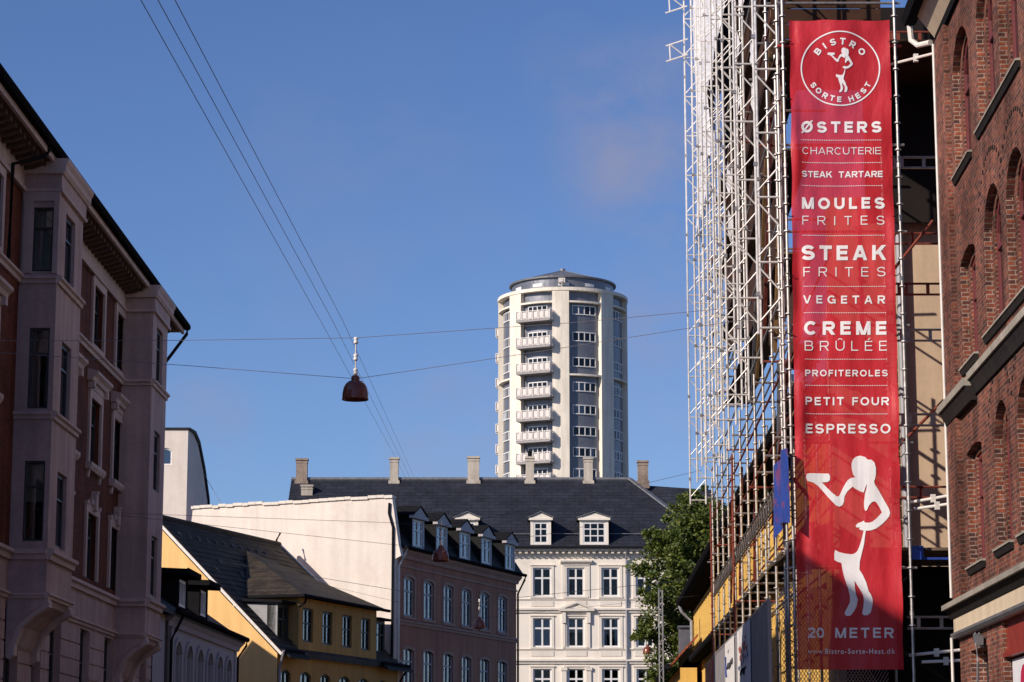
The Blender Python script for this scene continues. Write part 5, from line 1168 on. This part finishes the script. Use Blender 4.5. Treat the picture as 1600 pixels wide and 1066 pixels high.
for body, x0, x1, wt in (('www.', 1262, 1288.6, -.006), ('Bistro-Sorte-Hest', 1289.6, 1380.6, .012), ('.dk', 1382, 1398.6, -.006)):
    v, f = text_shape(body, wt, 1.25); xa, xb = min(p[0] for p in v), max(p[0] for p in v); k = 8.2 / .72
    ws.append(cut_grid([(x0 + (p[0] - xa) / (xb - xa) * (x1 - x0), 1021.6 - p[1] * k) for p in v], f, 8))
ink('web_address', ws)
for x0, x1, y in ((1252, 1377, 218.4), (1252.6, 1378, 254), (1253, 1379.4, 290.3), (1254, 1381.6, 367.9), (1256, 1383, 447.4), (1256.4, 1383.6, 488.5), (1258, 1385.6, 561.3), (1258.3, 1387, 602.2), (1258.6, 1387, 646.7)):
    d = []; q = x0
    while q < x1: d.append(([(q, y - .55), (q + 1.5, y - .55), (q + 1.5, y + .55), (q, y + .55)], [(0, 1, 2, 3)])); q += 2.75
    o = ink('dotted_line', d); o['kind'] = 'stuff'
# emblem
v = []; n = 96
for k in range(n):
    a = 2 * math.pi * k / n; v += [(1313.2 + 62.2 * math.cos(a), 107 + 58.2 * math.sin(a)), (1313.2 + 60.1 * math.cos(a), 107 + 56.2 * math.sin(a))]
ink('emblem_ring', [(v, [(2 * k, (2 * k + 2) % (2 * n), (2 * k + 3) % (2 * n), 2 * k + 1) for k in range(n)])])
for word, pos in (('BISTRO', ((352, 402), (422, 345), (508, 310), (610, 300), (715, 330), (812, 400))), ('SORTEHEST', ((308, 752), (362, 808), (430, 858), (503, 886), (577, 898), (702, 890), (772, 858), (830, 805), (875, 745)))):
    m = MB()
    for ch, (zx, zy) in zip(word, pos):
        cx, cy = 1225 + zx * .1501, 20 + zy * .1501; dx, dy = zx - 586, zy - 581
        a = math.atan2(dx, -dy) if word == 'BISTRO' else math.atan2(-dx, dy)
        w, ss = glyph(ch, .23); k = 10.2 if word == 'BISTRO' else 8.8
        for li, (v, f) in enumerate(ss):
            pts = []
            for p in v: lx, ly = (p[0] - w / 2) * k, -(p[1] - .5) * k; pts.append((cx + lx * math.cos(a) - ly * math.sin(a), cy + lx * math.sin(a) + ly * math.cos(a)))
            m.add([bp(p, q, .008 + .0012 * li) for p, q in pts], f)
    m.build('ring_lettering', 'ink_white', BN)
UP = [(393, 205), (380, 190), (372, 160), (370, 130), (378, 103), (395, 87), (420, 80), (448, 88), (463, 103), (485, 104), (502, 120), (511, 150), (511, 185), (505, 215), (500, 226), (504, 246), (516, 262), (530, 285), (560, 340), (585, 385), (592, 410), (586, 430), (568, 452), (550, 470), (530, 486), (510, 500), (480, 510), (450, 512), (425, 508), (413, 501), (422, 494), (398, 492), (395, 480), (408, 468), (425, 462), (440, 454), (448, 465), (470, 466), (490, 460), (515, 440), (545, 407), (530, 375), (512, 347), (500, 343), (488, 347), (470, 367), (458, 395), (449, 398), (443, 380), (442, 350), (448, 300), (456, 268), (460, 242), (450, 262), (441, 292), (420, 285), (395, 272), (376, 258), (345, 287), (330, 315), (327, 345), (318, 365), (300, 374), (280, 366), (250, 335), (215, 295), (180, 255), (150, 235), (115, 226), (108, 205), (112, 186), (130, 182), (238, 183), (246, 195), (246, 220), (235, 231), (200, 234), (225, 260), (255, 290), (285, 314), (297, 315), (306, 300), (322, 265), (338, 236), (350, 220), (366, 209)]
LO = [(440, 512), (432, 550), (415, 605), (404, 628), (392, 640), (375, 647), (335, 643), (300, 635), (275, 622), (271, 650), (272, 680), (290, 690), (313, 697), (318, 730), (330, 780), (350, 840), (362, 890), (361, 925), (346, 955), (333, 978), (332, 993), (345, 1002), (366, 999), (385, 975), (400, 945), (407, 905), (397, 880), (390, 840), (388, 798), (402, 822), (420, 850), (438, 882), (442, 915), (438, 955), (432, 984), (440, 997), (463, 997), (480, 982), (489, 945), (492, 910), (482, 880), (468, 858), (455, 810), (435, 765), (416, 735), (418, 690), (430, 640), (442, 590), (448, 540), (452, 512)]
def tess(pts): return [(list(pts)), [list(t_) for t_ in tessellate_polygon([[Vector((a, b, 0)) for a, b in pts]])]]
def figure(fx):
    out = []
    for P_ in (UP, LO):
        v, f = tess(P_); out.append(cut_grid([fx(a, b) for a, b in v], f, 9))
    return out
ink('waitress_figure', figure(lambda a, b: (1230 + a * .2721, 690 + b * .2721)))
ink('emblem_figure', figure(lambda a, b: (1225 + .1501 * (452 + (a - 108) * .55), 20 + .1501 * (365 + (b - 80) * .499))))
# lacing along both borders
for k in range(11):
    z = 4.1 + 1.08 * k; l, r = edge(z)
    for x0, x1 in ((l + .03, l - .10), (r - .03, r + .08)):
        m = MB(); m.tube([(x0 - 5.9, -.015, z - 3.6), ((x0 + x1) / 2 - 5.9, -.03, z - 3.61), (x1 - 5.9, .02, z - 3.55)], .009, 5); m.build('lacing', 'black_metal', BN)
# ---------------------------------------------------------------- street lamps hung on span wires
lm = {}
def lamp_meshes():
    m = MB(); m.lathe([(.07, .345), (.12, .33), (.17, .285), (.205, .22), (.224, .13), (.230, .03), (.236, 0), (.226, 0), (.216, .13), (.19, .22), (.15, .28), (.05, .32), (0, .325)], 32); a = m.mesh('shade', 'lamp_copper', True)
    m = MB(); m.lathe([(0, .43), (.062, .43), (.075, .40), (.075, .345), (.07, .33)], 16); b = m.mesh('collar', 'lamp_copper', True)
    m = MB(); m.tube([(0, 0, .42), (0, 0, 1.1)], .012, 6); c = m.mesh('rod', 'galvanised')
    m = MB(); m.lathe([(0, -.06), (.03, -.06), (.045, -.03), (.03, -.01), (.03, .01), (.045, .03), (.03, .06), (0, .06)], 12); d = m.mesh('insulator', 'porcelain', True)
    m = MB(); m.lathe([(0, .06), (.10, .06), (.13, .1), (.10, .15), (0, .17)], 14); e = m.mesh('bulb', 'porcelain', True)
    return a, b, c, d, e
LM = lamp_meshes()
def lamp(x, y, z, label, s=1.):
    t_ = thing('street_lamp', label, 'lamp', (x, y, z), 0, 'street lamps hung over the road'); t_.scale = (s, s, s)
    link('shade', LM[0], t_); link('collar', LM[1], t_); link('rod', LM[2], t_)
    for q in (.50, .76, 1.06): link('insulator', LM[3], t_, (0, 0, q))
    link('bulb', LM[4], t_)
    return t_
p = px(555, 625, 42); lamp(p.x, 42, p.z, 'large copper brown dome lamp hanging alone against the blue sky')
p = px(688.5, 877, 67); lamp(p.x, 67, p.z, 'dark dome lamp hanging in front of the roof dormers of the rose building', 1.0)
p = px(749, 982, 93); lamp(p.x, 93, p.z, 'dark dome lamp hanging in front of the rose building windows', 1.0)
p = px(1012, 1022, 115); lamp(p.x, 115, p.z, 'small reddish dome lamp hanging in front of the tree', 1.0)
def wire(name, pts, label, r=.006, mat='wire_pale', group='span wires of the street lamps', ext=0):
    q = [Vector(p) for p in pts]
    o = MB().tube([tuple(p - q[0]) for p in q], r, 5).build(name, mat, None, q[0]); return tag(o, label, 'wire', group)
def span(Y, pix, label, r, x0=None, x1=None):
    P_ = [px(a, b, Y) for a, b in pix]
    if x0 is not None: d = (P_[1] - P_[0]) / (P_[1].x - P_[0].x); P_.insert(0, P_[0] + d * (x0 - P_[0].x))
    if x1 is not None: d = (P_[-1] - P_[-2]) / (P_[-1].x - P_[-2].x); P_.append(P_[-1] + d * (x1 - P_[-1].x))
    wire('span_wire', P_, label, r, 'wire_pale' if Y < 50 else 'wire_dark')
span(42, [(0, 532.5), (280, 532), (556, 528), (900, 504), (1082, 487)], 'upper wire of the large lamp, stretched across the sky from building to scaffold', .0052, -12.2, 4.2)
span(42, [(0, 551), (300, 572), (550, 591.5), (560, 591.5), (800, 556), (1082, 512)], 'lower wire of the large lamp, bending at the lamp and running to the scaffold', .0052, -12.2, 4.2)
span(67, [(360, 808), (613, 817), (688.5, 823), (860, 790), (1083, 738)], 'upper wire of the lamp before the dormers, crossing the white gable', .0055, -11.3, 5.3)
span(67, [(360, 824), (613, 851), (688.5, 858), (860, 834), (1083, 788)], 'lower wire of the lamp before the dormers, crossing the white gable', .0055, -11.3, 5.3)
span(93, [(483, 900), (660, 929), (749, 940), (1000, 914)], 'upper wire of the lamp before the rose windows', .009, -11.3, 7.3)
span(93, [(515, 916), (610, 938), (749, 966), (1000, 940)], 'lower wire of the lamp before the rose windows', .005, -11.3, 7.3)
def along(pix, Y0, Y1, label, r):
    n = len(pix); d = [0]
    for a, b in zip(pix, pix[1:]): d.append(d[-1] + math.dist(a, b))
    P_ = []
    for i in range(n - 1):
        for k in range(6):
            f = k / 6; a, b = pix[i], pix[i + 1]; s = (d[i] + (d[i + 1] - d[i]) * f) / d[-1]; P_.append(px(a[0] + (b[0] - a[0]) * f, a[1] + (b[1] - a[1]) * f, 1 / ((1 - s) / Y0 + s / Y1)))
    P_.append(px(*pix[-1], Y1)); wire('overhead_wire', P_, label, r, 'wire_dark', 'wires running along the street')
along([(210, -18), (500, 500), (617, 713), (640, 760)], 30, 175, 'leftmost of the three long wires slanting down the sky', .0065)
along([(237, -18), (519, 500), (594, 650), (648, 762)], 30, 176, 'middle one of the three long wires slanting down the sky', .0065)
along([(264, -18), (535, 500), (604, 650), (654, 762)], 30, 177, 'rightmost of the three long wires slanting down the sky', .0065)
wire('stay_wire', [px(317, 738, 128), px(345, 786, 119.5)], 'short thin wire from the white rear block down to the white gable coping', .012, 'wire_pale', 'stay wires')

# ---------------------------------------------------------------- lattice mast
MS = thing('lattice_mast', 'slim grey steel lattice mast in front of the tree', 'mast', (5.82, 95, 0))
for a in (-.085, .085): m = MB(); m.bar((a, 0, 0), (a * .8, 0, 9.25), .035, .05); m.build('leg', 'grey_pipe', MS)
m = MB(); z = .4
while z < 8.9: m.bar((-.085, 0, z), (.085, 0, z + .26), .02); m.bar((.085, 0, z + .28), (-.085, 0, z + .54), .02); z += .56
m.build('lattice_bracing', 'grey_pipe', MS)

# ---------------------------------------------------------------- tree
TR = thing('tree', 'leafy green tree in full sun, standing before the white building', 'tree', (8.75, 112, 0))
rt = random.Random(21)
m = MB(); m.tube([(.1, 0, 0), (.05, .1, 3), (-.1, 0, 6), (.1, 0, 9), (.0, .1, 12), (.05, 0, 14.2)], [.24, .21, .17, .12, .07, .02], 10)
limbs = []
for k in range(26):
    z = 3.6 + 10.4 * k / 26; a = k * 2.4 + rt.uniform(-.4, .4); ln = (2.55 if z < 9 else 2.4 * (15.2 - z) / 6.2 + .5) * rt.uniform(.8, 1.1)
    p0 = Vector((.0, 0, z)); p1 = Vector((math.cos(a) * ln * .55, math.sin(a) * ln * .55, z + ln * .35)); p2 = Vector((math.cos(a) * ln, math.sin(a) * ln, z + ln * .62)); limbs.append((p0, p1, p2))
    m.tube([p0, p1, p2], [.06, .04, .012], 6)
m.build('trunk', 'bark', TR)
m = MB(); cl = []
for p0, p1, p2 in limbs:
    for q, r_ in ((p2, .55), ((p1 + p2) / 2 + Vector((0, 0, .2)), .6), (p1, .5), (p2 + (p2 - p1) * .25, .35)):
        for _ in range(3): cl.append((q + Vector((rt.gauss(0, .42), rt.gauss(0, .42), rt.gauss(0, .42))), r_ * rt.uniform(.45, 1.05)))
for k in range(46): z = rt.uniform(4.5, 13); cl.append((Vector((rt.gauss(0, .9), rt.gauss(0, .9), z)), rt.uniform(.4, .8)))
for k in range(16): cl.append((Vector((rt.gauss(0, .35), rt.gauss(0, .35), 12.6 + 2.9 * k / 16)), .45 - .02 * k))
for c, r_ in cl:
    for _ in range(int(680 * r_ * r_) + 110):
        d = Vector((rt.gauss(0, 1), rt.gauss(0, 1), rt.gauss(0, 1))).normalized() * r_ * (rt.uniform(.1, 1.45) ** .7)
        d.z *= .75; p = c + d
        s = rt.uniform(.04, .085); u = Vector((rt.gauss(0, 1), rt.gauss(0, 1), rt.gauss(0, .6))).normalized(); w = u.cross(Vector((rt.gauss(0, 1), rt.gauss(0, 1), rt.gauss(0, 1)))).normalized()
        m.add([p - u * s * 1.3, p + w * s * .8, p + u * s * 1.3, p - w * s * .8], [(0, 1, 2, 3)])
m.build('crown', 'leaf', TR)
